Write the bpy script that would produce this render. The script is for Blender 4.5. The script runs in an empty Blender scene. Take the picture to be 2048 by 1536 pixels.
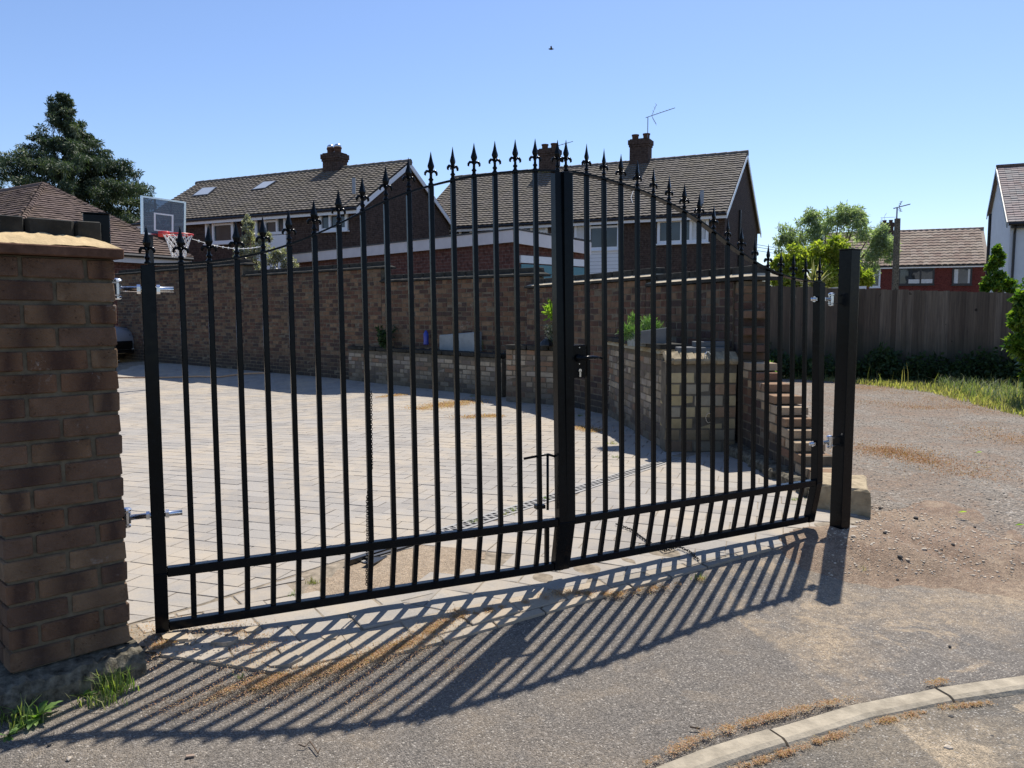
import bpy, bmesh, math, random
import numpy as np
from mathutils import Matrix, Vector, Euler
random.seed(7); RNG = np.random.default_rng(7)
sc = bpy.context.scene
COL = sc.collection

# ------------------------------------------------------------------ camera, sky, sun, exposure
F, PT, H = 1583.8, 0.0882, 1.25            # focal length in photo pixels, pitch down, eye height
cam = bpy.data.cameras.new('camera'); co = bpy.data.objects.new('camera', cam); COL.objects.link(co)
co.location = (0, 0, H); co.rotation_euler = (math.pi/2 - PT, 0, 0)
cam.sensor_width = 36; cam.lens = F/2048*36; cam.clip_start = .05; cam.clip_end = 3000
sc.camera = co
SUN_EL, SUN_AZ = math.radians(58), math.radians(25)
w = bpy.data.worlds.new('World'); sc.world = w; w.use_nodes = True
nt = w.node_tree; bg = nt.nodes['Background']
sky = nt.nodes.new('ShaderNodeTexSky'); sky.sky_type = 'NISHITA'; sky.sun_disc = False
sky.sun_elevation = SUN_EL; sky.sun_rotation = SUN_AZ
sky.altitude = 0; sky.air_density = 1.0; sky.dust_density = 0.35; sky.ozone_density = 3.0
tint = nt.nodes.new('ShaderNodeMix'); tint.data_type = 'RGBA'; tint.blend_type = 'MULTIPLY'; tint.inputs[0].default_value = 1
nt.links.new(sky.outputs[0], tint.inputs[6]); tint.inputs[7].default_value = (.96, .99, 1.12, 1)
nt.links.new(tint.outputs[2], bg.inputs[0]); bg.inputs[1].default_value = 0.105
sl = bpy.data.lights.new('sun', 'SUN'); sl.energy = 5.0; sl.angle = math.radians(.53); sl.color = (1, .95, .87)
so = bpy.data.objects.new('sun', sl); COL.objects.link(so)
sd = Vector((math.sin(SUN_AZ)*math.cos(SUN_EL), math.cos(SUN_AZ)*math.cos(SUN_EL), math.sin(SUN_EL)))
so.rotation_euler = sd.to_track_quat('Z', 'Y').to_euler(); so.location = (5, 10, 12)
sc.view_settings.view_transform = 'Standard'; sc.view_settings.look = 'None'
sc.view_settings.exposure = 0.45; sc.view_settings.gamma = 1; sc.view_settings.use_curve_mapping = False

# ------------------------------------------------------------------ small helpers
def ray(x, y):
    a = (x-1024)/F; u = -(y-768)/F; cp, sp = math.cos(PT), math.sin(PT)
    return Vector((a, cp+u*sp, -sp+u*cp))
def at(x, y, Y):
    r = ray(x, y); t = Y/r.y; return Vector((r.x*t, Y, H+r.z*t))
def sm01(t): t = min(1., max(0., t)); return t*t*(3-2*t)
def zg(x, y):
    """fall of the ground: the footway drops away in front of the gates, the yard dips before the far wall"""
    d = (2.90+(x+1.32)*.52-y)*.887                      # metres in front of the gates
    z = -.088*sm01((d+.15)/.85)*sm01((x+1.50)/1.25) if d > -.2 else 0.
    z += .032*math.exp(-((x+1.33)/.28)**2-((y-2.92)/.22)**2)
    if y > 6 and x < -1:
        dw = (20.9-.9135*(x+9.6)-y)*.738                # metres in front of the far wall
        z -= .17*sm01((y-7)/5)*sm01((-x-1.5)/2.5)*sm01(dw/1.6)
    return z
def gd(x, y, z=None):
    """where the line of sight through a photo point meets the ground"""
    r = ray(x, y); zz = 0. if z is None else z
    for _ in range(8 if z is None else 1):
        t = (zz-H)/r.z; p = Vector((r.x*t, r.y*t, zz))
        if z is None: zz = zg(p.x, p.y)
    return p if z is not None else Vector((p.x, p.y, 0.))
def lerp(a, b, t): return a+(b-a)*t
def rot2(a): return Vector((math.cos(a), math.sin(a)))

def N(nt, t, **k):
    n = nt.nodes.new(t)
    for a, b in k.items():
        if a in n.inputs.keys() if isinstance(a, str) else False: n.inputs[a].default_value = b
        else: setattr(n, a, b)
    return n
def mat_base(name, rough=.8, spec=.3):
    m = bpy.data.materials.new(name); m.use_nodes = True; t = m.node_tree
    p = t.nodes['Principled BSDF']; p.inputs['Roughness'].default_value = rough
    p.inputs['Specular IOR Level'].default_value = spec
    return m, t, p
def noise(t, vec, scale, detail=4, rough=.6, dist=0):
    n = t.nodes.new('ShaderNodeTexNoise'); n.inputs['Scale'].default_value = scale
    n.inputs['Detail'].default_value = detail; n.inputs['Roughness'].default_value = rough
    n.inputs['Distortion'].default_value = dist
    if vec is not None: t.links.new(vec, n.inputs['Vector'])
    return n.outputs['Fac']
def ramp(t, fac, stops, interp='LINEAR'):
    r = t.nodes.new('ShaderNodeValToRGB'); r.color_ramp.interpolation = interp
    e = r.color_ramp.elements
    while len(e) < len(stops): e.new(.5)
    for i, (p, c) in enumerate(stops):
        e[i].position = p; e[i].color = (c, c, c, 1) if not hasattr(c, '__len__') else (*c, 1)
    t.links.new(fac, r.inputs[0]); return r.outputs[0]
def mix(t, fac, a, b, mode='MIX'):
    m = t.nodes.new('ShaderNodeMix'); m.data_type = 'RGBA'; m.blend_type = mode; m.clamp_factor = True
    for s, v in ((m.inputs[0], fac), (m.inputs[6], a), (m.inputs[7], b)):
        if hasattr(v, 'is_output') or isinstance(v, bpy.types.NodeSocket): t.links.new(v, s)
        elif hasattr(v, '__len__'): s.default_value = (*v, 1)
        else:
            s.default_value = v if s.type == 'VALUE' else (v, v, v, 1)
    return m.outputs[2]
def mth(t, op, a, b=None, c=None):
    m = t.nodes.new('ShaderNodeMath'); m.operation = op
    for i, v in enumerate((a, b, c)):
        if v is None: continue
        if isinstance(v, bpy.types.NodeSocket): t.links.new(v, m.inputs[i])
        else: m.inputs[i].default_value = v
    return m.outputs[0]
def bump(t, p, h, strength=.5, dist=.01):
    b = t.nodes.new('ShaderNodeBump'); b.inputs['Strength'].default_value = strength; b.inputs['Distance'].default_value = dist
    t.links.new(h, b.inputs['Height']); t.links.new(b.outputs[0], p.inputs['Normal'])
def wpos(t):
    return t.nodes.new('ShaderNodeNewGeometry').outputs['Position']
def rnd(t):
    """one random value per piece: from the object for single pieces, from the mesh attribute for joined ones"""
    a = t.nodes.new('ShaderNodeAttribute'); a.attribute_name = 'rnd'
    o = t.nodes.new('ShaderNodeObjectInfo')
    return mth(t, 'FRACT', mth(t, 'ADD', a.outputs['Fac'], o.outputs['Random']))
def scl(c, k): return tuple(x*k for x in c)

def M_plain(name, col, rough=.7, spec=.3, var=.15, scale=8, bumpk=.15, metal=0):
    m, t, p = mat_base(name, rough, spec); P = wpos(t)
    f = noise(t, P, scale, 5)
    t.links.new(ramp(t, f, [(.3, scl(col, 1-var)), (.7, scl(col, 1+var))]), p.inputs['Base Color'])
    if bumpk: bump(t, p, noise(t, P, scale*6, 4), bumpk, .004)
    p.inputs['Metallic'].default_value = metal
    return m
def M_brick(name, cols, dark=.5, stain=(.05, .05, .045), stainamt=.35, flash=False, bumpd=.004, freq=1, low=None):
    m, t, p = mat_base(name, .93, .15); P = wpos(t); r = rnd(t)
    n = len(cols); base = ramp(t, r, [((i+.0)/n, c) for i, c in enumerate(cols)], 'CONSTANT')
    f1 = noise(t, P, 9*freq, 5, .65); f2 = noise(t, P, 45*freq, 5, .7); f3 = noise(t, P, 1.3, 4, .6)
    c = mix(t, ramp(t, f1, [(.38, 0.), (.68, 1.)]), base, mix(t, dark, base, scl(cols[0], .35)))
    if flash:
        tc = t.nodes.new('ShaderNodeTexCoord'); sx = t.nodes.new('ShaderNodeSeparateXYZ'); t.links.new(tc.outputs['Generated'], sx.inputs[0])
        d = mth(t, 'ABSOLUTE', mth(t, 'SUBTRACT', sx.outputs[0], .5))
        d = mth(t, 'ADD', d, mth(t, 'MULTIPLY', mth(t, 'SUBTRACT', f1, .5), 1.1))
        k = mth(t, 'MULTIPLY', ramp(t, d, [(.02, 1.), (.40, 0.)]), ramp(t, r, [(.3, .75), (.8, .1)]))
        c = mix(t, k, c, (.035, .02, .018))
    c = mix(t, ramp(t, f2, [(.55, 0.), (.75, .35)]), c, scl(cols[-1], 1.3))
    c = mix(t, mth(t, 'MULTIPLY', ramp(t, noise(t, P, 4.3, 6, .75, .3), [(.60, 0.), (.70, 1.)]), ramp(t, f2, [(.48, 0.), (.56, .7)])), c, (.36, .33, .29))
    c = mix(t, mth(t, 'MULTIPLY', ramp(t, f3, [(.42, 0.), (.66, 1.)]), stainamt), c, stain)
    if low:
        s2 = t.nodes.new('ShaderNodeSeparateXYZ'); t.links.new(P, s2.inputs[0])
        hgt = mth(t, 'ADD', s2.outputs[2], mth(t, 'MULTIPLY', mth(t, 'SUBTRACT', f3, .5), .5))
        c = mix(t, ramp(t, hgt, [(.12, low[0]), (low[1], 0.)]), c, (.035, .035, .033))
    t.links.new(c, p.inputs['Base Color'])
    pit = t.nodes.new('ShaderNodeTexVoronoi'); pit.inputs['Scale'].default_value = 85*freq; t.links.new(P, pit.inputs['Vector'])
    pm = mth(t, 'MULTIPLY', ramp(t, pit.outputs['Distance'], [(.0, 1.), (.28, 0.)]), ramp(t, f1, [(.5, 0.), (.62, 1.)]))
    bump(t, p, mth(t, 'SUBTRACT', mth(t, 'ADD', f2, mth(t, 'MULTIPLY', noise(t, P, 160*freq, 3), .5)), mth(t, 'MULTIPLY', pm, .8)), 1., bumpd)
    return m
def M_leaf(name, cols, trans=.45, rough=.5):
    m, t, p = mat_base(name, rough, .35); r = rnd(t)
    n = len(cols); c = ramp(t, r, [(i/max(1, n-1), x) for i, x in enumerate(cols)])
    t.links.new(c, p.inputs['Base Color'])
    tr = t.nodes.new('ShaderNodeBsdfTranslucent'); t.links.new(mix(t, 1., c, (1.5, 1.7, .7), 'MULTIPLY'), tr.inputs[0])
    mx = t.nodes.new('ShaderNodeMixShader'); mx.inputs[0].default_value = trans
    t.links.new(p.outputs[0], mx.inputs[1]); t.links.new(tr.outputs[0], mx.inputs[2])
    t.links.new(mx.outputs[0], t.nodes['Material Output'].inputs[0]); return m

def finish(o, label=None, cat=None, group=None, kind=None):
    if label: o['label'] = label
    if cat: o['category'] = cat
    if group: o['group'] = group
    if kind: o['kind'] = kind
    return o
def empty(name, loc, rz=0., label=None, cat=None, group=None, kind=None):
    o = bpy.data.objects.new(name, None); COL.objects.link(o); o.location = loc; o.rotation_euler = (0, 0, rz)
    o.empty_display_size = .1
    return finish(o, label, cat, group, kind)

class MB:
    """collects shapes into one mesh"""
    def __init__(s): s.v = []; s.f = []; s.r = []; s.mi = []
    def add(s, vs, fs, r=None, mi=0):
        b = len(s.v); s.v += [tuple(x) for x in vs]; s.f += [tuple(i+b for i in f) for f in fs]
        r = random.random() if r is None else r
        s.r += [r]*len(fs); s.mi += [mi]*len(fs); return s
    def box(s, c, d, M=None, r=None, taper=1., mi=0):
        x, y, z = d[0]/2, d[1]/2, d[2]/2; c = Vector(c)
        vs = [Vector((sx*x*(taper if sz > 0 else 1), sy*y*(taper if sz > 0 else 1), sz*z)) for sz in (-1, 1) for sy in (-1, 1) for sx in (-1, 1)]
        if M is not None: vs = [M @ v for v in vs]
        return s.add([v+c for v in vs], [(0, 2, 3, 1), (4, 5, 7, 6), (0, 1, 5, 4), (2, 6, 7, 3), (0, 4, 6, 2), (1, 3, 7, 5)], r, mi)
    def hexa(s, b4, t4, r=None, mi=0):
        return s.add(list(b4)+list(t4), [(3, 2, 1, 0), (4, 5, 6, 7), (0, 1, 5, 4), (1, 2, 6, 5), (2, 3, 7, 6), (3, 0, 4, 7)], r, mi)
    def prism(s, poly, z0, z1, r=None, mi=0):
        n = len(poly); vs = [(x, y, z0) for x, y in poly]+[(x, y, z1) for x, y in poly]
        return s.add(vs, [tuple(range(n-1, -1, -1)), tuple(range(n, 2*n))]+[(i, (i+1) % n, n+(i+1) % n, n+i) for i in range(n)], r, mi)
    def tube(s, pts, rad, n=8, r=None, cap=True, mi=0):
        pts = [Vector(p) for p in pts]; rs = rad if hasattr(rad, '__len__') else [rad]*len(pts)
        vs = []; fs = []; up = None
        for i, p in enumerate(pts):
            d = (pts[min(i+1, len(pts)-1)]-pts[max(i-1, 0)]); d = d.normalized() if d.length > 1e-9 else Vector((0, 0, 1))
            if up is None: up = Vector((0, 0, 1)) if abs(d.z) < .9 else Vector((1, 0, 0))
            a = d.cross(up).normalized(); b = d.cross(a).normalized(); up = -b if (-b).dot(up) > 0 else b
            for k in range(n):
                q = 2*math.pi*k/n; vs.append(p+(a*math.cos(q)+b*math.sin(q))*rs[i])
        for i in range(len(pts)-1):
            for k in range(n):
                fs.append((i*n+k, i*n+(k+1) % n, (i+1)*n+(k+1) % n, (i+1)*n+k))
        if cap: fs += [tuple(range(n-1, -1, -1)), tuple(range((len(pts)-1)*n, len(pts)*n))]
        return s.add(vs, fs, r, mi)
    def lathe(s, prof, c=(0, 0, 0), n=12, sx=1, sy=1, M=None, r=None, mi=0):
        c = Vector(c); vs = []; fs = []
        for rr, z in prof:
            for k in range(n):
                q = 2*math.pi*k/n; v = Vector((rr*math.cos(q)*sx, rr*math.sin(q)*sy, z))
                vs.append((M @ v if M is not None else v)+c)
        for i in range(len(prof)-1):
            for k in range(n): fs.append((i*n+k, i*n+(k+1) % n, (i+1)*n+(k+1) % n, (i+1)*n+k))
        fs += [tuple(range(n-1, -1, -1)), tuple(range((len(prof)-1)*n, len(prof)*n))]
        return s.add(vs, fs, r, mi)
    def mesh(s, name, mats, smooth=False):
        m = bpy.data.meshes.new(name); m.from_pydata(s.v, [], s.f)
        for x in (mats if isinstance(mats, (list, tuple)) else [mats]): m.materials.append(x)
        if max(s.mi, default=0): m.polygons.foreach_set('material_index', s.mi)
        a = m.attributes.new('rnd', 'FLOAT', 'FACE'); a.data.foreach_set('value', s.r)
        if smooth: m.polygons.foreach_set('use_smooth', [True]*len(s.f))
        m.update(); return m
    def build(s, name, mat, parent=None, label=None, cat=None, group=None, kind=None, smooth=False, bevel=0, loc=None, seg=1):
        o = bpy.data.objects.new(name, s.mesh(name, mat, smooth)); COL.objects.link(o)
        if parent: o.parent = parent
        if loc is not None: o.location = loc
        if bevel:
            b = o.modifiers.new('bevel', 'BEVEL'); b.width = bevel; b.segments = seg; b.limit_method = 'ANGLE'; b.angle_limit = .6
        return finish(o, label, cat, group, kind)
def raw_mesh(name, V, Fq, mat, R=None, smooth=False):
    """numpy quads/tris -> mesh"""
    m = bpy.data.meshes.new(name); k = Fq.shape[1]
    m.vertices.add(len(V)); m.vertices.foreach_set('co', V.astype(np.float32).ravel())
    m.loops.add(Fq.size); m.loops.foreach_set('vertex_index', Fq.astype(np.int32).ravel())
    m.polygons.add(len(Fq)); m.polygons.foreach_set('loop_start', np.arange(0, Fq.size, k, dtype=np.int32))
    m.update(calc_edges=True); m.materials.append(mat)
    if R is not None:
        a = m.attributes.new('rnd', 'FLOAT', 'FACE'); a.data.foreach_set('value', R.astype(np.float32))
    if smooth: m.polygons.foreach_set('use_smooth', [True]*len(Fq))
    return m
def link_mesh(name, m, parent=None, **k):
    o = bpy.data.objects.new(name, m); COL.objects.link(o)
    if parent: o.parent = parent
    return finish(o, **k)
def rough_box(amount, seed, cuts=1):
    """unit cube with slightly uneven worn corners; shared by alike pieces"""
    rr = random.Random(seed); bm = bmesh.new(); bmesh.ops.create_cube(bm, size=1)
    bmesh.ops.bevel(bm, geom=bm.edges[:]+bm.verts[:], offset=amount, segments=1, affect='EDGES')
    for v in bm.verts: v.co += Vector([(rr.random()-.5)*amount*.7 for _ in range(3)])
    vs = [v.co.copy() for v in bm.verts]; bm.verts.ensure_lookup_table(); bm.verts.index_update()
    fs = [tuple(v.index for v in f.verts) for f in bm.faces]; bm.free(); return vs, fs
def pieces(parent, name, shapes, items, mat, limit=300, eye=(0, 0, H), smooth=False, inview=True):
    """items: local matrices. The pieces that show largest become parts, the rest one joined part."""
    bpy.context.view_layer.update(); W = parent.matrix_world.copy()
    def key(M):
        p = W @ M.translation; d = (p-Vector(eye)).length
        vis = (p.y > .5 and abs(p.x/p.y) < .70 and -.62 < (p.z-H)/p.y < .5)
        return d + (0 if vis or not inview else 1e3)
    order = sorted(range(len(items)), key=lambda i: key(items[i]))
    ms = []
    for k, (vs, fs) in enumerate(shapes):
        b = MB(); b.add(vs, fs, 0.); ms.append(b.mesh(name, mat, smooth))
    for i in order[:limit]:
        o = bpy.data.objects.new(name, ms[i % len(ms)]); COL.objects.link(o); o.parent = parent; o.matrix_local = items[i]
    if len(order) > limit:
        b = MB()
        for i in order[limit:]:
            vs, fs = shapes[i % len(shapes)]; M = items[i]; b.add([M @ v for v in vs], fs)
        b.build(name+'s', mat, parent, kind='stuff', smooth=smooth)
def TRS(loc, rz=0, s=(1, 1, 1), rx=0, ry=0):
    return Matrix.Translation(loc) @ Euler((rx, ry, rz)).to_matrix().to_4x4() @ Matrix.Diagonal((*s, 1))
BOX = [rough_box(.035, i) for i in range(4)]
CRISP = [rough_box(.012, 9)]
PLAINBOX = [([Vector((x, y, z)) for z in (-.5, .5) for y in (-.5, .5) for x in (-.5, .5)], [(0, 2, 3, 1), (4, 5, 7, 6), (0, 1, 5, 4), (2, 6, 7, 3), (0, 4, 6, 2), (1, 3, 7, 5)])]

# ------------------------------------------------------------------ materials
m_black = None
def mk_black():
    m, t, p = mat_base('black_gloss_paint', .22, .13); P = wpos(t)
    t.links.new(ramp(t, noise(t, P, 30, 3), [(.3, (.0025, .004, .0055)), (.8, (.005, .007, .009))]), p.inputs['Base Color'])
    t.links.new(ramp(t, noise(t, P, 40, 4), [(.3, .14), (.75, .30)]), p.inputs['Roughness'])
    bump(t, p, noise(t, P, 90, 3), .12, .0008); return m
m_black = mk_black()
m_zinc = M_plain('zinc_plated_steel', (.62, .64, .68), .22, .5, .12, 60, .05, 1.)
m_pillar = M_brick('pillar_brick', [(.20, .112, .066), (.235, .145, .085), (.15, .09, .06), (.265, .175, .105), (.20, .12, .075), (.17, .105, .07)], .7, flash=True, stainamt=.35, bumpd=.008)
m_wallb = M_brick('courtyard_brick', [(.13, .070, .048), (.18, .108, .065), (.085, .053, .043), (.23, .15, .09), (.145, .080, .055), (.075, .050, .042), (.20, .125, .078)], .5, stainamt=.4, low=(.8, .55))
m_tooth = M_brick('cut_end_brick', [(.26, .165, .10), (.38, .27, .16), (.20, .11, .07), (.32, .21, .13), (.42, .32, .21)], .35, stainamt=.15)
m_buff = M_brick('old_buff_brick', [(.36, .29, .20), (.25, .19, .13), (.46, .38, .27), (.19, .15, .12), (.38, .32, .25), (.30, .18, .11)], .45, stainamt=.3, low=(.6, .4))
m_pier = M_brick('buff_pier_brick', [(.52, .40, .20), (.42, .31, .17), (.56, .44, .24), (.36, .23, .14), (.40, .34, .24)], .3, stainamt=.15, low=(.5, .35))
m_crease = M_plain('dark_creasing_tile', (.11, .06, .04), .92, .1, .45, 16, .6)
m_mortar = M_plain('weathered_mortar', (.13, .108, .074), .95, .1, .35, 25, .5)
m_mortar2 = M_plain('dark_mortar', (.135, .115, .085), .95, .1, .35, 12, .5)
m_sandmortar = M_plain('sandy_mortar', (.50, .375, .21), .95, .1, .22, 18, .6)
m_slab = M_plain('coping_slab', (.038, .037, .032), .9, .15, .5, 10, .7)
m_conc = M_plain('concrete', (.42, .36, .26), .93, .15, .25, 12, .8)
m_oldmortar = M_plain('old_buff_mortar', (.30, .245, .16), .95, .1, .35, 14, .8)
m_stoneb = M_plain('rough_buff_stone', (.33, .265, .17), .93, .15, .35, 14, 1.)
m_conc_d = M_plain('dirty_concrete', (.13, .115, .085), .95, .1, .75, 30, 1.)
m_white = M_plain('white_upvc', (.78, .79, .80), .4, .4, .04, 2, 0)
m_fascia = M_plain('white_painted_board', (.72, .68, .66), .6, .3, .08, 3, .05)
m_pink = M_plain('faded_white_fascia', (.66, .60, .58), .6, .3, .08, 3, .05)
m_gutter = M_plain('black_gutter', (.02, .02, .022), .4, .4, .1, 3, 0)
m_teal = M_plain('teal_door_paint', (.10, .24, .27), .5, .4, .08, 2, .03)
m_felt = M_plain('roof_felt', (.10, .10, .10), .9, .1, .3, 6, .4)
m_lead = M_plain('lead_flashing', (.30, .33, .36), .6, .3, .15, 6, .2)
m_galv = M_plain('dusty_galvanised_steel', (.27, .255, .23), .6, .4, .2, 15, .2)
m_terra = M_plain('terracotta', (.52, .22, .12), .8, .2, .12, 20, .2)
m_blackpl = M_plain('black_plastic', (.012, .013, .014), .35, .5, .2, 20, .05)
m_blue = M_plain('blue_plastic', (.03, .05, .30), .35, .5, .1, 20, 0)
m_slate = M_plain('grey_slate_stone', (.115, .12, .12), .7, .3, .1, 12, .3)
m_trough = M_plain('pale_stone_trough', (.25, .275, .28), .8, .2, .15, 9, .4)
m_bark = M_plain('bark', (.14, .10, .07), .95, .1, .3, 14, 1.)
m_stem = M_plain('green_stem', (.10, .14, .05), .7, .2, .2, 20, .1)
m_hose = M_plain('tan_hose', (.48, .30, .17), .5, .4, .08, 10, 0)
m_red = M_plain('red_rim_paint', (.62, .045, .04), .35, .5, .05, 10, 0)
m_net = M_plain('white_net', (.75, .74, .72), .9, .1, .05, 30, 0)
m_alu = M_plain('aerial_aluminium', (.22, .24, .27), .4, .5, .1, 10, 0, .8)
m_curtain = M_plain('net_curtain', (.62, .63, .62), .9, .1, .1, 8, .1)
m_render = M_plain('white_render', (.62, .66, .70), .85, .2, .05, 3, .2)
m_carpaint = M_plain('silver_car_paint', (.55, .58, .62), .25, .5, .03, 3, 0, .4)
m_tyre = M_plain('tyre_rubber', (.02, .02, .02), .8, .2, .2, 30, .2)

def mk_glass():
    m, t, p = mat_base('window_glass', .03, .55); P = wpos(t)
    t.links.new(ramp(t, noise(t, P, .7, 2), [(.35, (.015, .018, .02)), (.7, (.06, .075, .085))]), p.inputs['Base Color'])
    bump(t, p, noise(t, P, .8, 2), .35, .02); return m
m_glass = mk_glass()
def mk_clear():
    m, t, p = mat_base('acrylic_board', .05, .5); p.inputs['Base Color'].default_value = (.16, .20, .26, 1)
    tr = t.nodes.new('ShaderNodeBsdfTransparent'); tr.inputs[0].default_value = (.50, .56, .64, 1)
    mx = t.nodes.new('ShaderNodeMixShader'); mx.inputs[0].default_value = .5
    t.links.new(p.outputs[0], mx.inputs[1]); t.links.new(tr.outputs[0], mx.inputs[2]); t.links.new(mx.outputs[0], t.nodes['Material Output'].inputs[0]); return m
m_clear = mk_clear()

def housebrick(name, c1, c2, mort, scale=1.):
    m, t, p = mat_base(name, .92, .15); tc = t.nodes.new('ShaderNodeTexCoord'); s = t.nodes.new('ShaderNodeSeparateXYZ')
    t.links.new(tc.outputs['Object'], s.inputs[0]); c = t.nodes.new('ShaderNodeCombineXYZ')
    t.links.new(mth(t, 'ADD', s.outputs[0], s.outputs[1]), c.inputs[0]); t.links.new(s.outputs[2], c.inputs[1])
    b = t.nodes.new('ShaderNodeTexBrick'); t.links.new(c.outputs[0], b.inputs['Vector'])
    b.inputs['Color1'].default_value = (*c1, 1); b.inputs['Color2'].default_value = (*c2, 1); b.inputs['Mortar'].default_value = (*mort, 1)
    b.inputs['Scale'].default_value = 1; b.inputs['Mortar Size'].default_value = .006; b.inputs['Mortar Smooth'].default_value = .2
    b.inputs['Brick Width'].default_value = .225; b.inputs['Row Height'].default_value = .075; b.inputs['Bias'].default_value = .1
    n = noise(t, c.outputs[0], 3.2, 4); n2 = noise(t, c.outputs[0], 11, 3)
    k = mix(t, ramp(t, n2, [(.4, 0.), (.65, .75)]), b.outputs['Color'], scl(c1, .38))
    k = mix(t, ramp(t, n, [(.4, 0.), (.75, .4)]), k, scl(c2, 1.25))
    t.links.new(k, p.inputs['Base Color']); bump(t, p, b.outputs['Fac'], -.6, .008); return m
m_hb = housebrick('house_brick', (.058, .040, .033), (.090, .060, .047), (.12, .10, .088))
m_hb_red = housebrick('red_house_brick', (.13, .032, .027), (.17, .045, .036), (.13, .065, .055))
m_hb_gar = housebrick('garage_brick', (.12, .052, .042), (.16, .07, .052), (.20, .15, .13))
def M_tile(name, cols, moss, amt=.5):
    m, t, p = mat_base(name, .88, .2); P = wpos(t); r = rnd(t)
    c = ramp(t, r, [(i/(len(cols)-1), x) for i, x in enumerate(cols)])
    c = mix(t, mth(t, 'MULTIPLY', ramp(t, noise(t, P, 1.2, 5), [(.42, 0.), (.65, 1.)]), amt), c, moss)
    c = mix(t, ramp(t, noise(t, P, 9, 4), [(.55, 0.), (.7, .6)]), c, scl(cols[0], .5))
    t.links.new(c, p.inputs['Base Color']); bump(t, p, noise(t, P, 25, 4), .5, .01); return m
m_tile = M_tile('grey_brown_concrete_tile', [(.135, .118, .10), (.152, .132, .112), (.172, .15, .13)], (.17, .145, .095), .4)
m_tile_g = M_tile('brown_clay_tile', [(.085, .06, .052), (.12, .085, .074), (.155, .112, .098)], (.20, .14, .08), .3)
m_tile_r = M_tile('sandy_red_tile', [(.26, .20, .15), (.33, .26, .195), (.38, .31, .24)], (.22, .12, .10), .4)
m_tile_w = M_tile('pinkish_grey_slate', [(.27, .235, .215), (.33, .29, .27), (.26, .255, .24)], (.38, .20, .17), .3)
m_tile_brown = m_tile_g

def surf_asphalt(name, base, spk, tan, tanamt, scale=1., patch=True, seams=()):
    m, t, p = mat_base(name, .85, .35); P = wpos(t)
    v = t.nodes.new('ShaderNodeTexVoronoi'); v.inputs['Scale'].default_value = 210*scale; t.links.new(P, v.inputs['Vector'])
    sv = t.nodes.new('ShaderNodeSeparateColor'); t.links.new(v.outputs['Color'], sv.inputs[0])
    v2 = t.nodes.new('ShaderNodeTexVoronoi'); v2.inputs['Scale'].default_value = 190*scale; t.links.new(P, v2.inputs['Vector'])
    sv2 = t.nodes.new('ShaderNodeSeparateColor'); t.links.new(v2.outputs['Color'], sv2.inputs[0])
    c = mix(t, ramp(t, sv.outputs[0], [(.1, 0.), (.95, 1.)]), scl(base, .66), scl(base, 1.34))
    c = mix(t, ramp(t, sv2.outputs[0], [(.90, 0.), (.97, .7)]), c, spk)
    if patch:
        n = noise(t, P, 1.25, 5, .62, .6); n2 = noise(t, P, 7, 5, .7)
        k = mth(t, 'ADD', mth(t, 'MULTIPLY', n, .75), mth(t, 'MULTIPLY', n2, .25))
        c = mix(t, mth(t, 'MULTIPLY', ramp(t, k, [(.44, 0.), (.60, 1.)]), tanamt), c, mix(t, ramp(t, sv.outputs[1], [(.1, 0.), (.9, 1.)]), scl(tan, .6), scl(tan, 1.25)))
        c = mix(t, ramp(t, noise(t, P, 2.6, 3, .5, .3), [(.30, .45), (.46, 0.)]), c, scl(base, .6))
        c = mix(t, ramp(t, noise(t, P, 26, 6, .8, .5), [(.40, .55), (.56, 0.)]), c, scl(base, .5))
        c = mix(t, mth(t, 'MULTIPLY', ramp(t, noise(t, P, 3.7, 6, .75, .8), [(.55, 0.), (.61, 1.)]), tanamt*.7), c, mix(t, sv.outputs[1], scl(tan, .75), scl(tan, 1.25)))
    for (xa_, ya_, xb_, yb_, k_) in seams:
        sp = t.nodes.new('ShaderNodeSeparateXYZ'); t.links.new(P, sp.inputs[0]); dx_, dy_ = xb_-xa_, yb_-ya_; l_ = math.hypot(dx_, dy_)
        dd = mth(t, 'ADD', mth(t, 'MULTIPLY', sp.outputs[0], -dy_/l_), mth(t, 'MULTIPLY', sp.outputs[1], dx_/l_)); dd = mth(t, 'ADD', dd, (xa_*dy_-ya_*dx_)/l_)
        dd = mth(t, 'ADD', dd, mth(t, 'MULTIPLY', mth(t, 'SUBTRACT', noise(t, P, 6, 3), .5), .03))
        c = mix(t, ramp(t, dd, [(.0, 0.), (.012, k_)]), c, mix(t, ramp(t, sv.outputs[0], [(.1, 0.), (.95, 1.)]), scl(base, .42), scl(base, 1.25)))
        c = mix(t, mth(t, 'MULTIPLY', ramp(t, sv2.outputs[0], [(.93, 0.), (.98, .6)]), 1.), c, spk)
    t.links.new(c, p.inputs['Base Color'])
    h = mth(t, 'ADD', mth(t, 'MULTIPLY', v.outputs['Distance'], -1.2), mth(t, 'MULTIPLY', v2.outputs['Distance'], -.9))
    h = mth(t, 'ADD', h, mth(t, 'MULTIPLY', noise(t, P, 12, 3), .8))
    bump(t, p, h, .75, .006/scale); return m
m_foot = surf_asphalt('footway_asphalt', (.18, .158, .133), (.50, .45, .38), (.40, .305, .20), .9, seams=((*gd(1690, 1400).to_2d(), *gd(1480, 1235).to_2d(), .75),))
m_road = surf_asphalt('road_asphalt', (.165, .145, .118), (.50, .46, .40), (.42, .33, .22), 1., seams=((*gd(1900, 1530).to_2d(), *gd(1790, 1440).to_2d(), .7),))
m_lane = surf_asphalt('gravel_lane', (.235, .20, .158), (.58, .52, .44), (.24, .15, .09), .65, .33)
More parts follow.
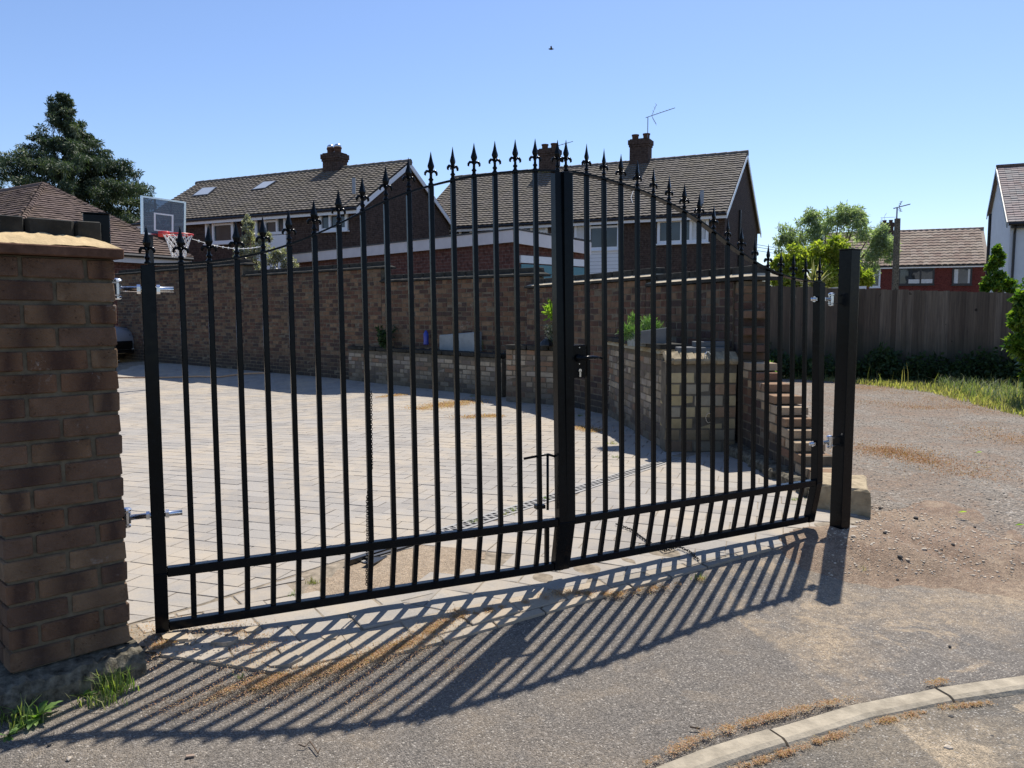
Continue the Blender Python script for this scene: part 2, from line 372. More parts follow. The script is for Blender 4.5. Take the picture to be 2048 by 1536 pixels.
m_soil = surf_asphalt('dry_soil', (.235, .155, .10), (.46, .38, .29), (.36, .27, .18), .7, .8)
m_ground = surf_asphalt('bare_ground', (.20, .16, .10), (.30, .26, .18), (.16, .15, .07), .7, .3)
m_kerb = M_plain('kerb_concrete', (.32, .275, .205), .9, .2, .3, 14, .8)
def mk_paver(name, cols, tan=(.46, .36, .24), tanamt=.5):
    m, t, p = mat_base(name, .86, .25); P = wpos(t); r = rnd(t)
    c = ramp(t, r, [(i/(len(cols)-1), x) for i, x in enumerate(cols)])
    c = mix(t, ramp(t, noise(t, P, 70, 5, .7), [(.35, .35), (.7, 0.)]), c, scl(cols[0], .6))
    c = mix(t, ramp(t, noise(t, P, 240, 2, .5), [(.6, 0.), (.72, .5)]), c, scl(cols[-1], 1.3))
    k = mth(t, 'ADD', mth(t, 'MULTIPLY', noise(t, P, .9, 5, .65, .4), .7), mth(t, 'MULTIPLY', noise(t, P, 9, 4), .3))
    c = mix(t, mth(t, 'MULTIPLY', ramp(t, k, [(.45, 0.), (.62, 1.)]), tanamt), c, tan)
    t.links.new(c, p.inputs['Base Color']); bump(t, p, noise(t, P, 90, 5, .7), .7, .003); return m
m_paver = mk_paver('grey_block_paver', [(.275, .25, .22), (.315, .29, .255), (.35, .32, .28)], tan=(.40, .335, .25), tanamt=.8)
m_slabp = mk_paver('buff_grey_sett', [(.25, .225, .185), (.32, .28, .225), (.40, .33, .24), (.29, .26, .23)], tanamt=.6)
m_joint = M_plain('sandy_joint', (.24, .20, .15), .95, .1, .45, 20, .8)
m_patch = surf_asphalt('sandy_concrete', (.36, .27, .18), (.50, .42, .32), (.42, .33, .23), .6, .9)
m_seed = M_leaf('dry_orange_seed', [(.30, .15, .08), (.48, .26, .14), (.56, .42, .27), (.36, .22, .13)], .3, .8)
m_grass = M_leaf('grass_blade', [(.08, .14, .035), (.15, .22, .055), (.30, .30, .11)], .45, .5)
m_mixgrass = M_leaf('mixed_grass_blade', [(.08, .115, .055), (.15, .19, .085), (.28, .28, .15)], .35, .6)
m_drygrass = M_leaf('dry_grass_blade', [(.13, .16, .05), (.28, .27, .11), (.42, .34, .18)], .5, .6)
m_weed = M_leaf('weed_leaf', [(.08, .15, .04), (.14, .24, .06), (.22, .32, .09)], .45, .5)
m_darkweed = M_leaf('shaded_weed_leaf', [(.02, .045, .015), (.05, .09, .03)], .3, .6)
m_conifer = M_leaf('conifer_spray', [(.028, .050, .028), (.065, .095, .055), (.15, .18, .115)], .2, .6)
m_willow = M_leaf('narrow_grey_green_leaf', [(.17, .22, .14), (.26, .32, .21), (.38, .43, .31)], .5, .5)
m_yshrub = M_leaf('yellow_green_leaf', [(.13, .19, .03), (.26, .31, .05), (.44, .44, .09)], .5, .5)
m_lime = M_leaf('lime_leaf', [(.14, .24, .03), (.26, .38, .05), (.36, .46, .08)], .5, .4)
m_herb = M_leaf('herb_needle', [(.06, .13, .04), (.11, .20, .07), (.18, .26, .11)], .4, .6)
m_olive = M_leaf('silver_olive_leaf', [(.20, .20, .14), (.34, .33, .25), (.50, .47, .37)], .25, .4)
m_laurel = M_leaf('glossy_laurel_leaf', [(.03, .08, .015), (.08, .16, .02), (.22, .30, .04)], .35, .3)
m_cord = M_leaf('cordyline_blade', [(.10, .12, .05), (.28, .26, .13), (.40, .34, .2)], .35, .45)
def mk_wood():
    m, t, p = mat_base('weathered_fence_board', .9, .15); P = wpos(t); r = rnd(t)
    s = t.nodes.new('ShaderNodeSeparateXYZ'); t.links.new(P, s.inputs[0]); c = t.nodes.new('ShaderNodeCombineXYZ')
    t.links.new(mth(t, 'MULTIPLY', s.outputs[0], 30), c.inputs[0]); t.links.new(mth(t, 'MULTIPLY', s.outputs[1], 30), c.inputs[1]); t.links.new(mth(t, 'MULTIPLY', s.outputs[2], 1.5), c.inputs[2])
    g = noise(t, c.outputs[0], 1, 5, .7)
    k = ramp(t, r, [(0, (.11, .082, .058)), (.5, (.17, .13, .092)), (1, (.24, .19, .14))])
    k = mix(t, ramp(t, g, [(.35, .6), (.65, 0.)]), k, (.05, .04, .035))
    k = mix(t, ramp(t, noise(t, P, 7, 2), [(.72, 0.), (.76, .8)]), k, (.02, .015, .012))
    hz = mth(t, 'ADD', s.outputs[2], mth(t, 'MULTIPLY', mth(t, 'SUBTRACT', noise(t, P, 1.2, 4), .5), 1.3))
    k = mix(t, ramp(t, hz, [(.3, .75), (1.1, 0.)]), k, (.04, .05, .035))
    t.links.new(k, p.inputs['Base Color']); bump(t, p, g, .5, .006); return m
m_wood = mk_wood()

# ------------------------------------------------------------------ ground, footway, road, lane
D1a, D1b = Vector((1.25, 6.70)), Vector((-.85, 3.98))        # line of the drain channel
D1d = (D1a-D1b).normalized()
F1a, F1b = gd(1560, 1092).to_2d(), gd(690, 1330).to_2d()        # front edge of the apron
F1d = (F1a-F1b).normalized()
kp_ = [gd(*q) for q in ((1310, 1536), (1400, 1500), (1513, 1465), (1600, 1440), (1700, 1410), (1876, 1375), (2048, 1350))]
KX = [-3, -.9, -.6, -.4, -.1, .2]+[q.x for q in kp_]+[2.6, 4, 7, 14]
KY = [-9, -2, .5, 1.1, 1.65, 2.0]+[q.y for q in kp_]+[2.98, 3.12, 3.2, 3.2]
def kerby(x): return float(np.interp(x, KX, KY))
def sheet(name, x0, x1, y0, y1, step, zf, mat, keep=None, **k):
    nx = int((x1-x0)/step)+1; ny = int((y1-y0)/step)+1; vs = []; fs = []; idx = {}
    for j in range(ny):
        for i in range(nx):
            x = x0+i*step; y = y0+j*step; vs.append((x, y, zf(x, y)))
    for j in range(ny-1):
        for i in range(nx-1):
            if keep and not keep(x0+(i+.5)*step, y0+(j+.5)*step): continue
            a = j*nx+i; fs.append((a, a+1, a+nx+1, a+nx))
    b = MB(); b.add(vs, fs, 0.); return b.build(name, mat, smooth=True, **k)
b = MB(); b.add([(-900, -900, -.40), (900, -900, -.40), (900, 1500, -.40), (-900, 1500, -.40)], [(0, 1, 2, 3)]); b.build('ground', m_ground, kind='structure')
sheet('footway', -7, 9, -1.0, 5.2, .05, lambda x, y: zg(x, y)-.012 if y > kerby(x)-.03 else -.25, m_foot, keep=lambda x, y: y > kerby(x)-.08 and (x < 2.1 or y < 4.5), kind='structure')
sheet('road', -3, 9, -1.5, 3.1, .1, lambda x, y: zg(x, y)-.016+.003*math.sin(x*5+y*3), m_road, keep=lambda x, y: y < kerby(x)+.12, kind='structure')
# kerb stones along the edge of the footway
kerb = empty('kerb', (0, 0, 0), kind='structure')
ks = [.0]; pts = []
xs = np.linspace(-.55, 8, 1200); ys = np.array([kerby(x) for x in xs]); ln = np.concatenate([[0], np.cumsum(np.hypot(np.diff(xs), np.diff(ys)))])
def kpt(s):
    x = float(np.interp(s, ln, xs)); y = float(np.interp(s, ln, ys)); x2 = float(np.interp(s+.02, ln, xs)); y2 = float(np.interp(s+.02, ln, ys))
    x1 = float(np.interp(s-.02, ln, xs)); y1 = float(np.interp(s-.02, ln, ys)); d = Vector((x2-x1, y2-y1)).normalized(); return Vector((x, y)), Vector((d.y, -d.x))
s_j = float(np.interp(gd(1545, 1470).x, xs, ln)); L_k = float(np.interp(gd(1872, 1378).x, xs, ln))-s_j
s0 = s_j-2*L_k
for q in range(12):
    a = s0+q*L_k+.006; e = a+L_k-.012; bb = MB(); n = 8; vs = []; fs = []
    prof = [(-.005, -.08), (-.005, -.003), (.004, .003), (.062, .003), (.078, -.004), (.086, -.016), (.09, -.08)]
    jz = random.uniform(-.003, .004)
    for i in range(n+1):
        p, nn = kpt(lerp(a, e, i/n))
        for o_, z in prof: vs.append((p.x+nn.x*o_, p.y+nn.y*o_, z+jz+zg(p.x, p.y)+random.uniform(-.001, .001)))
    m_ = len(prof)
    for i in range(n):
        for j in range(m_-1): fs.append((i*m_+j, (i+1)*m_+j, (i+1)*m_+j+1, i*m_+j+1))
    fs += [tuple(range(m_)), tuple(range(n*m_+m_-1, n*m_-1, -1))]
    bb.add(vs, fs, 0.); bb.build('kerb_stone', m_kerb, kerb)
# lane
def lane_edge(y): return 2.22+.0*y
def zl(x, y):
    return zg(x, y)-.02+.012*math.sin(x*1.3+y*.7)+.008*math.sin(y*2.1)
sheet('lane', 1.6, 16, 3.9, 19, .15, zl, m_lane, keep=lambda x, y: x > 2.05 or y < 5.0, kind='structure')
# dry soil heap between lane, footway and post
def zs(x, y):
    # the heap follows a band from the post out to the right along the footway
    d = (y-(4.22+.02*(x-2))) / (.48 if y > 4.2 else .36)
    a = math.exp(-d*d*1.6); e = 1/(1+math.exp(-(x-1.55)*9))
    h = .055*a*e*(math.exp(-((x-2.15)/.9)**2)+.35)
    wob = .010*math.sin(x*5.3+1.3*math.sin(y*7))+.007*math.sin(x*13+y*9)+.004*math.sin(x*29-y*17)
    return zg(x, y)-.019+h+wob*(.35+.65*a)*e-.012*(1-e)+.006*math.sin(x*23+y*11)*a*e+.004*math.sin(x*41-y*37)*a*e
sheet('soil_bank', 1.15, 8, 3.45, 5.35, .035, zs, m_soil, keep=lambda x, y: (y-F1b.y)*F1d.x-(x-F1b.x)*F1d.y < .12 and (x > 2.1 or y < 5.0), kind='structure')

# ------------------------------------------------------------------ driveway of blocks
drive = empty('driveway', (0, 0, 0), kind='structure')
def side(p, a, d): return d.x*(p[1]-a.y)-d.y*(p[0]-a.x)      # >0 = left of the line (farther in)
def clip(poly, a, d, keep_left=True):
    out = []; n = len(poly)
    for i in range(n):
        p, q = poly[i], poly[(i+1) % n]; sp, sq = side(p, a, d), side(q, a, d)
        if not keep_left: sp, sq = -sp, -sq
        if sp >= 0: out.append(p)
        if (sp >= 0) != (sq >= 0):
            t = sp/(sp-sq); out.append((p[0]+(q[0]-p[0])*t, p[1]+(q[1]-p[1])*t))
    return out
WB0, WB1 = Vector((-9.6, 20.9)), Vector((-.35, 12.45)); WBd = (WB1-WB0).normalized()
PATCH = [gd(600, 1185), gd(700, 1128), gd(860, 1082), gd(965, 1105), gd(955, 1140), gd(860, 1162), gd(640, 1200)]
def inpoly(p, poly):
    c = False; n = len(poly); j = n-1
    for i in range(n):
        if (poly[i][1] > p[1]) != (poly[j][1] > p[1]) and p[0] < (poly[j][0]-poly[i][0])*(p[1]-poly[i][1])/(poly[j][1]-poly[i][1])+poly[i][0]: c = not c
        j = i
    return c
dl = drive
LC = gd(600, 1352).to_2d(); LCd = (gd(285, 1305).to_2d()-LC).normalized()
sheet('joint_sand', -12, 2.3, 5.0, 21, .12, lambda x, y: zg(x, y)-.0042, m_joint, keep=lambda x, y: side((x, y), WB0, WBd) < .2, parent=drive)
sheet('joint_sand', -5, 2.2, 2.4, 5.0, .04, lambda x, y: zg(x, y)-.0042, m_joint, keep=lambda x, y: side((x, y), F1b, F1d) > .03 and side((x, y), LC, LCd) < -.03, parent=drive)
blocks = []
def grid(ang, bw, bh, reg, seed, off=.5, gap=.003):
    rr = random.Random(seed); u = rot2(ang); v = Vector((-u.y, u.x)); c = Vector((0, 5))
    xs_ = [p[0] for p in reg]; R = 22
    for j in range(int(-R/bh), int(R/bh)):
        for i in range(int(-R/bw), int(R/bw)):
            ce = c+u*((i+(off if j % 2 else 0))*bw)+v*(j*bh)
            if not (-9.6 < ce.x < 2.2 and 2.3 < ce.y < 20): continue
            if abs(ce.x)/ce.y > .75: continue
            yield ce, u, v, rr
def add_block(poly, rr, t=.045, top=0., chamfer=.0022):
    if len(poly) < 3: return
    A = 0; cx = sum(p[0] for p in poly)/len(poly); cy = sum(p[1] for p in poly)/len(poly)
    for i in range(len(poly)):
        A += poly[i][0]*poly[(i+1) % len(poly)][1]-poly[(i+1) % len(poly)][0]*poly[i][1]
    if A/2 < .002: return
    tz = top+rr.uniform(-.0015, .0015); tx, ty = rr.uniform(-.007, .007), rr.uniform(-.007, .007); n = len(poly)
    z = lambda p, o: zg(p[0], p[1])+tz+tx*(p[0]-cx)+ty*(p[1]-cy)+o
    ins = [(cx+(p[0]-cx)*(1-.025), cy+(p[1]-cy)*(1-.025)) for p in poly]
    vs = [(p[0], p[1], z(p, -t)) for p in poly]+[(p[0], p[1], z(p, -chamfer)) for p in poly]+[(p[0], p[1], z(p, 0)) for p in ins]
    fs = [tuple(range(2*n, 3*n))]
    for i in range(n):
        k = (i+1) % n; fs += [(i, k, n+k, n+i), (n+i, n+k, 2*n+k, 2*n+i)]
    blocks.append((math.hypot(cx, cy), vs, fs, (cx, cy)))
def rect(ce, u, v, w_, h_, rr, j=.002):
    return [tuple(ce+u*(sx*w_/2+rr.uniform(-j, j))+v*(sy*h_/2+rr.uniform(-j, j))) for sx, sy in ((-1, -1), (1, -1), (1, 1), (-1, 1))]
for ce, u, v, rr in grid(math.radians(-18), .215, .142, [(0, 0)], 3):
    if side(ce, D1a, D1d) < -.15 or side(ce, WB0, WBd) > .15: continue
    p = rect(ce, u, v, .211, .138, rr); p = clip(p, D1a, D1d, True)
    if ce.x > 1.15 and ce.y > 10: continue
    if ce.y < 3.4 and -1.16 < ce.x < -1.0: continue                 # a missing block at the broken edge
    add_block(p, rr, .06)
D2a = D1a+Vector((D1d.y, -D1d.x))*.13
GA = Vector((-1.0, 2.93)); GAd = rot2(math.radians(29)); GAa = GA+Vector((GAd.y, -GAd.x))*.02
for ce, u, v, rr in grid(math.radians(-18), .30, .20, [(0, 0)], 4):
    if side(ce, D1a, D1d) > .2 or ce.x > 2.06 or ce.x < -.75: continue
    p = clip(rect(ce, u, v, .296, .196, rr), D2a, D1d, False); p = clip(p, GAa, GAd, True)
    if len(p) < 3: continue
    cx = sum(q[0] for q in p)/len(p); cy = sum(q[1] for q in p)/len(p)
    if inpoly((cx, cy), PATCH) or cx < -.55: continue
    add_block(p, rr, .05, -.0005)
for ce, u, v, rr in grid(math.atan2(F1d.y, F1d.x), .255, .165, [(0, 0)], 5, .37):
    lft = ce.x < -.50
    if side(ce, GAa, GAd) > .2 and not lft: continue
    p = rect(ce, u, v, .246, .157, rr, .004)
    p = clip(p, D1a+Vector((D1d.y, -D1d.x))*.03, D1d, False) if lft else clip(p, GAa, GAd, False)
    p = clip(p, F1b, F1d, True)
    if lft and p and inpoly((sum(q[0] for q in p)/len(p), sum(q[1] for q in p)/len(p)), PATCH): continue
    if lft and -1.0 < ce.x < -.80 and side(ce, D1a, D1d) > -.13: continue
    p = clip(p, LC, LCd, False)
    p = clip(p, Vector((-1.30, 2.9)), rot2(math.radians(100)), False) if ce.y < 3.0 else p
    if len(p) < 3: continue
    cx = sum(q[0] for q in p)/len(p)
    if cx > 1.95: continue
    add_block(p, rr, .04, -.0005 if rr.random() > .10 else .004)
blocks.sort(key=lambda q: q[0] + (0 if abs(q[3][0])/q[3][1] < .68 else 1000))
for d_, vs, fs, c_ in blocks[:300]:
    b = MB(); b.add([(x-c_[0], y-c_[1], z) for x, y, z in vs], fs, 0.)
    o = b.build('paving_block', m_slabp if side(c_, GAa, GAd) < 0 else m_paver, drive); o.location = (c_[0], c_[1], 0)
b = MB()
for d_, vs, fs, c_ in blocks[300:]: b.add(vs, fs)
b.build('paving_blocks', m_paver, drive, kind='stuff')
sheet('concrete_patch', -1.5, 1., 2.8, 5.2, .04, lambda x, y: zg(x, y)-.0015+.002*math.sin(x*19)*math.sin(y*23), m_patch, keep=lambda x, y: inpoly((x, y), PATCH), parent=drive)
# drain channel with a slotted grating
dr = empty('drain_channel', (D1b.x, D1b.y, 0), math.atan2(D1d.y, D1d.x), label='grey slotted drain channel running across the driveway inside the gate', cat='drain')
Ld = (D1a-D1b).length+.25; b = MB()
for yy in (-.012, -.118): b.box((Ld/2, yy, -.014), (Ld, .024, .036))
b.box((Ld/2, -.065, -.014), (Ld, .10, .01)); b.build('channel', m_galv, dr)
its = [TRS((.55+i*.028, -.065, .0), rng_, (.014, .082, .010)) for i, rng_ in ((k, .35 if k % 2 else -.35) for k in range(int((Ld-.55)/.028)))]
pieces(dr, 'grating_bar', PLAINBOX, its, m_galv)
b = MB()
b.box((.22, -.08, .004), (.62, .02, .03), Euler((.1, .03, .06)).to_matrix()); b.box((.28, -.12, .0), (.5, .015, .03), Euler((.2, 0, -.05)).to_matrix())
b.box((.05, -.16, .008), (.2, .05, .006), Euler((.1, .1, .4)).to_matrix())
b.build('broken_edge_strip', m_blackpl, dr, label='broken black plastic strip at the near end of the drain')

# ------------------------------------------------------------------ brick pillar on the left with footing
PR = at(262, 1285, 2.72); pz = PR.z                        # right front corner of the pillar foot
PL = gd(22, 1352, pz); pd = (Vector((PR.x, PR.y))-Vector((PL.x, PL.y))); pw = pd.length; pa = math.atan2(pd.y, pd.x)
pil = empty('brick_pillar', (PL.x, PL.y, pz), pa, label='brown brick gate pillar with sandy mortar capping at the left edge', cat='pillar')
# local: x along the front face (0..pw), y inward
ncs = 18; ctop = at(236, 518, PR.y-.0).z-pz; ch = ctop/ncs; jm = .012
b = MB(); b.box((pw/2, pw/2, ctop/2), (pw-.017, pw-.017, ctop-.004)); b.build('mortar_core', m_mortar, pil)
its = []; full = (pw-jm)/2; hd = (pw-2*jm-full)/2; dp = (pw-jm*2-full)/2
def br(cx, cy, k, lx, ly):
    its.append(TRS((cx+random.uniform(-.0015, .0015), cy+random.uniform(-.002, .002), (k+.5)*ch), random.uniform(-.008, .008), (lx, ly, ch-jm*.95)))
for k in range(ncs):
    for row in (0, 1):
        yy = dp/2 if row == 0 else pw-dp/2
        if k % 2 == row:
            for cx in (full/2, pw-full/2): br(cx, yy, k, full, dp)
        else:
            br(hd/2, yy, k, hd, dp); br(pw/2, yy, k, full, dp); br(pw-hd/2, yy, k, hd, dp)
    for cx in (dp/2, pw-dp/2): br(cx, pw/2, k, dp, full)
pieces(pil, 'brick', [rough_box(.055, 80+i) for i in range(7)], its, m_pillar)
b = MB(); b.box((pw/2, pw/2, ctop+.017), (pw+.05, pw+.05, .034)); b.build('creasing_course', m_crease, pil, bevel=.004)
b = MB(); e0, e1 = .02, .085; zb_, zt_ = ctop+.034, ctop+.078; vs = []; n = 10
for (e_, z_) in ((-e0, zb_), (e1, zt_)):
    for sx, sy in ((0, 0), (1, 0), (1, 1), (0, 1)):
        a_ = (e_ if sx == 0 else pw-e_, e_ if sy == 0 else pw-e_)
        nx_ = ((sx, sy) == (0, 0), (sx, sy) == (1, 0)); vs.append((a_[0], a_[1], z_))
# uneven fillet: subdivided along each side
vv = []; ff = []
for sdi in range(4):
    A0, A1 = Vector(vs[sdi]), Vector(vs[(sdi+1) % 4]); B0, B1 = Vector(vs[4+sdi]), Vector(vs[4+(sdi+1) % 4])
    base = len(vv); m_ = 14
    for r_ in range(4):
        for i in range(m_+1):
            q = A0.lerp(A1, i/m_).lerp(B0.lerp(B1, i/m_), r_/3)
            jz = (random.uniform(-.005, .005) if 0 < i < m_ else 0)+(.006 if r_ in (1, 2) else 0)
            vv.append((q.x, q.y, q.z+jz))
    for r_ in range(3):
        for i in range(m_): a_ = base+r_*(m_+1)+i; ff.append((a_, a_+1, a_+m_+2, a_+m_+1))
b.add(vv, ff, 0.); b.build('mortar_fillet', m_sandmortar, pil, smooth=True)
its = []
for i, (x0, x1) in enumerate(((.085, .205), (.21, .30), (.305, .352))):
    pass
topw = pw-2*e1+.02
xk = e1-.03
for wk in (.075, .150, .085):
    its.append(TRS((xk+wk/2, pw/2+.01, zt_+.014), random.uniform(-.015, .015), (wk-.006, topw, .075), 0, random.uniform(-.01, .01))); xk += wk
pieces(pil, 'coping_block', [rough_box(.06, 40), rough_box(.06, 41)], its, m_slab)
# wall that carries on behind and left of the pillar, lower coping
# footing
foot = MB(); f0 = Vector((-.10, -.085)); f1 = Vector((pw+.03, -.085)); n = 60; vs = []; fs = []
prof = [(-.0, -.14), (-.0, pz-.045), (.02, pz-.012), (.10, pz-.002), (pw, pz-.002), (pw+.05, pz-.14)]
for i in range(n+1):
    x = lerp(-.7, pw+.02, i/n)
    for k, (o_, z_) in enumerate(prof):
        vs.append((x, -.085+o_+random.uniform(-.007, .007)+.006*math.sin(x*31), z_-pz+(random.uniform(-.009, .005)+.005*math.sin(x*43) if k in (1, 2) else 0)))
m_ = len(prof)
for i in range(n):
    for j in range(m_-1): fs.append((i*m_+j, (i+1)*m_+j, (i+1)*m_+j+1, i*m_+j+1))
fs += [tuple(range(m_-1, -1, -1)), tuple(range(n*m_, n*m_+m_))]
foot.add(vs, fs, 0.); foot.build('concrete_footing', m_conc_d, pil)

# ------------------------------------------------------------------ gate leaves
LEAF, CG, KINK = 1.7201, .0378, .0499
ZM, ZB = -.9675+H, -1.1906+H
HH = [v+H for v in (.182, .186, .195, .213, .237, .271, .315, .362, .419, .469, .511, .544, .573, .598, .616, .632, .644, .649)]
A1, A2, LN1, LN2 = .4402, .5191, .0371, .0256
P0 = Vector((-1.3232, 2.9033, 0)); P1 = P0+Vector((math.cos(A1), math.sin(A1), 0))*(LEAF+CG/2)
PRH = P1+Vector((math.cos(A2), math.sin(A2), 0))*(CG/2+LEAF)
def S(i):
    if i == 0: return 0
    if i == 17: return LEAF
    c = (LEAF-.07-.30)/17.; return .035+c+(i-1)*(.02+c)
def finial_mesh():
    b = MB()
    b.lathe([(.011, -.002), (.013, .003), (.008, .008), (.0075, .016), (.011, .019), (.011, .023), (.0065, .028), (.006, .046), (.009, .050)], n=8)
    # four-sided spear
    pr = [(.004, .048), (.006, .056), (.0125, .074), (.0125, .079), (.0075, .098), (.0038, .118), (.0006, .138)]
    vs = []; fs = []
    for r_, z in pr: vs += [(r_*1.15, 0, z), (0, r_*.55, z), (-r_*1.15, 0, z), (0, -r_*.55, z)]
    for i in range(len(pr)-1):
        for k in range(4): fs.append((i*4+k, i*4+(k+1) % 4, (i+1)*4+(k+1) % 4, (i+1)*4+k))
    fs += [(3, 2, 1, 0), tuple(range(len(pr)*4-4, len(pr)*4))]; b.add(vs, fs)
    for s in (-1, 1):   # curled leaves
        b.tube([(s*.004, 0, .050), (s*.010, 0, .056), (s*.018, 0, .056), (s*.024, 0, .049), (s*.025, 0, .041), (s*.021, 0, .038)], [.004, .0055, .0065, .006, .0045, .002], 6)
        b.tube([(0, s*.004, .050), (0, s*.010, .055), (0, s*.015, .050), (0, s*.016, .043)], [.003, .005, .004, .002], 5)
    return b.mesh('finial', m_black, True)
FIN = finial_mesh()
def make_gate(left):
    ln = LN1 if left else LN2
    def yo(z): return ln*(z-ZM)+(KINK*(ZM-z)/(ZM-ZB) if z < ZM else 0)
    sg = 1 if left else -1          # local x runs from the hinge towards the middle (sg*s)
    t = empty('gate_leaf', P0 if left else PRH, A1 if left else A2,
              label='left leaf of the black metal driveway gate, hinged beside the brick pillar' if left else 'right leaf of the black metal driveway gate, carrying the lock and handle', cat='gate leaf', group='pair of arched driveway gates')
    def bar(s, z0, z1, wd, dp_, name):
        b = MB(); x = sg*s
        def ring(z): return [(x-wd/2, yo(z)-dp_/2, z), (x+wd/2, yo(z)-dp_/2, z), (x+wd/2, yo(z)+dp_/2, z), (x-wd/2, yo(z)+dp_/2, z)]
        b.hexa(ring(z0), ring(ZM)); b.hexa(ring(ZM), ring(z1))
        return b.build(name, m_black, t, bevel=.0022)
    for i in (0, 17):
        bar(S(i), ZB-.02, HH[i]+(-.004), .048, .048, 'stile')
    for i in range(1, 17): bar(S(i), ZB, HH[i]-.003, .0205, .0205, 'bar')
    xa, xb = .024, LEAF-.024
    for z, nm in ((ZM, 'mid_rail'), (ZB, 'bottom_rail')):
        b = MB(); b.box((sg*(xa+xb)/2, yo(z), z), (xb-xa-.001, .036, .036)); b.build(nm, m_black, t, bevel=.003)
    # curved top rail of flat bar
    b = MB(); ss = np.array([S(i) for i in range(18)]); n = 68; vs = []; fs = []
    sm = np.linspace(0, LEAF, n+1); hs = np.interp(sm, ss, HH)
    k = np.ones(7)/7; hp = np.concatenate([np.full(3, hs[0]), hs, np.full(3, hs[-1])]); hs = np.convolve(hp, k, 'valid')
    for s_, h_ in zip(sm, hs):
        for dy, dz in ((-.02, -.004), (.02, -.004), (.02, .004), (-.02, .004)): vs.append((sg*s_, yo(h_)+dy, h_+dz))
    for i in range(n):
        for q in range(4): fs.append((i*4+q, i*4+(q+1) % 4, (i+1)*4+(q+1) % 4, (i+1)*4+q))
    fs += [(3, 2, 1, 0), (n*4, n*4+1, n*4+2, n*4+3)]; b.add(vs, fs, 0.); b.build('top_rail', m_black, t)
    for i in range(18):
        o = bpy.data.objects.new('finial', FIN); COL.objects.link(o); o.parent = t; o.location = (sg*S(i), yo(HH[i]), HH[i]+.003)
        o.rotation_euler = (0, 0, random.uniform(-.25, .25))
    return t, yo
gl, yoL = make_gate(True); gr, yoR = make_gate(False)
# lock, handle on the right leaf (local x: -LEAF at the middle)
b = MB(); lz0, lz1 = at(1150, 756, 3.66).z, at(1150, 690, 3.66).z
b.box((-LEAF+.024+.028, yoR(1.03), (lz0+lz1)/2), (.072, .05, lz1-lz0)); lk = b.build('lock_box', m_black, gr, bevel=.003)
b = MB(); lx = -LEAF+.05
b.lathe([(.0085, -.013), (.0085, .0)], (lx, yoR(1.)-.033, lz0+.034), 16, M=Euler((math.pi/2, 0, 0)).to_matrix()); b.box((lx, yoR(1.)-.027, lz0+.018), (.0095, .012, .026))
b.build('lock_cylinder', m_zinc, lk)
b = MB(); zc = at(1150, 716, 3.66).z
b.lathe([(.016, 0), (.018, .008), (.012, .012), (.010, .03)], (lx-.008, yoR(1.)-.024, zc), 12, M=Euler((math.pi/2, 0, 0)).to_matrix())
b.tube([(lx-.012, yoR(1.)-.05, zc), (lx+.03, yoR(1.)-.056, zc+.002), (lx+.075, yoR(1.)-.055, zc+.001), (lx+.115, yoR(1.)-.05, zc-.003)], [.009, .009, .0075, .004], 8)
b.build('handle', m_black, gr, smooth=True)
b = MB()
for zz in (lz1-.012, zc-.028): b.lathe([(.003, -.002), (.003, 0)], (lx, yoR(1.)-.026, zz), 8, M=Euler((math.pi/2, 0, 0)).to_matrix())
b.build('lock_screw', m_zinc, lk)
# drop bolt on the left leaf
b = MB(); zt1 = at(1103, 907, 3.7).z; xh = LEAF-.055
b.tube([(xh-.125, .035, zt1-.005), (xh-.04, .037, zt1+.003), (xh, .04, zt1+.005), (xh+.035, .03, zt1-.006)], .006, 8)
b.tube([(xh, .04, zt1), (xh+.004, .045, zt1-.26)], .0065, 8); b.build('drop_bolt', m_black, gl, smooth=True)
b = MB(); b.box((LEAF-.055, yoL(.15)+.02, .17), (.018, .018, .24)); b.box((S(16), yoL(.36)+.0, .365), (.045, .03, .018)); b.build('bolt_keep', m_black, gl)
# hinges: threaded eye bolt through the stile, bracket on the post
def hinge(g, left, z, sgn, reach):
    e = MB(); M = Euler((0, math.pi/2, 0)).to_matrix(); y0 = (yoL if left else yoR)(z)
    bx = -sgn*.105
    e.tube([(bx, y0, z), (sgn*.085 if left else sgn*.06, y0, z)], .0105, 10)
    b2 = MB()
    for cx in (-sgn*.033, sgn*.033): b2.lathe([(.017, -.006), (.017, .006)], (cx, y0, z), 6, M=M)
    o = e.build('hinge_bolt', m_zinc, g, smooth=True); b2.build('nut', m_zinc, o)
    b3 = MB(); b3.lathe([(.016, -.020), (.016, .020)], (bx, y0, z), 12); b3.lathe([(.019, .026), (.019, .031), (.013, .037), (.004, .039)], (bx, y0, z), 12); b3.lathe([(.009, -.038), (.015, -.034), (.015, -.028), (.009, -.024)], (bx, y0, z), 12)
    b3.box((bx-sgn*.018, y0, z+.0235), (.05, .034, .004)); b3.box((bx-sgn*.018, y0, z-.0235), (.05, .034, .004))
    b3.build('hinge_eye', m_zinc, o, smooth=False)
hinge(gl, True, at(300, 578, 2.9).z, 1, 0); hinge(gl, True, at(310, 1031, 2.9).z, 1, 0)
hinge(gr, False, at(1640, 598, 4.45).z, -1, 0); hinge(gr, False, at(1640, 890, 4.45).z, -1, 0)

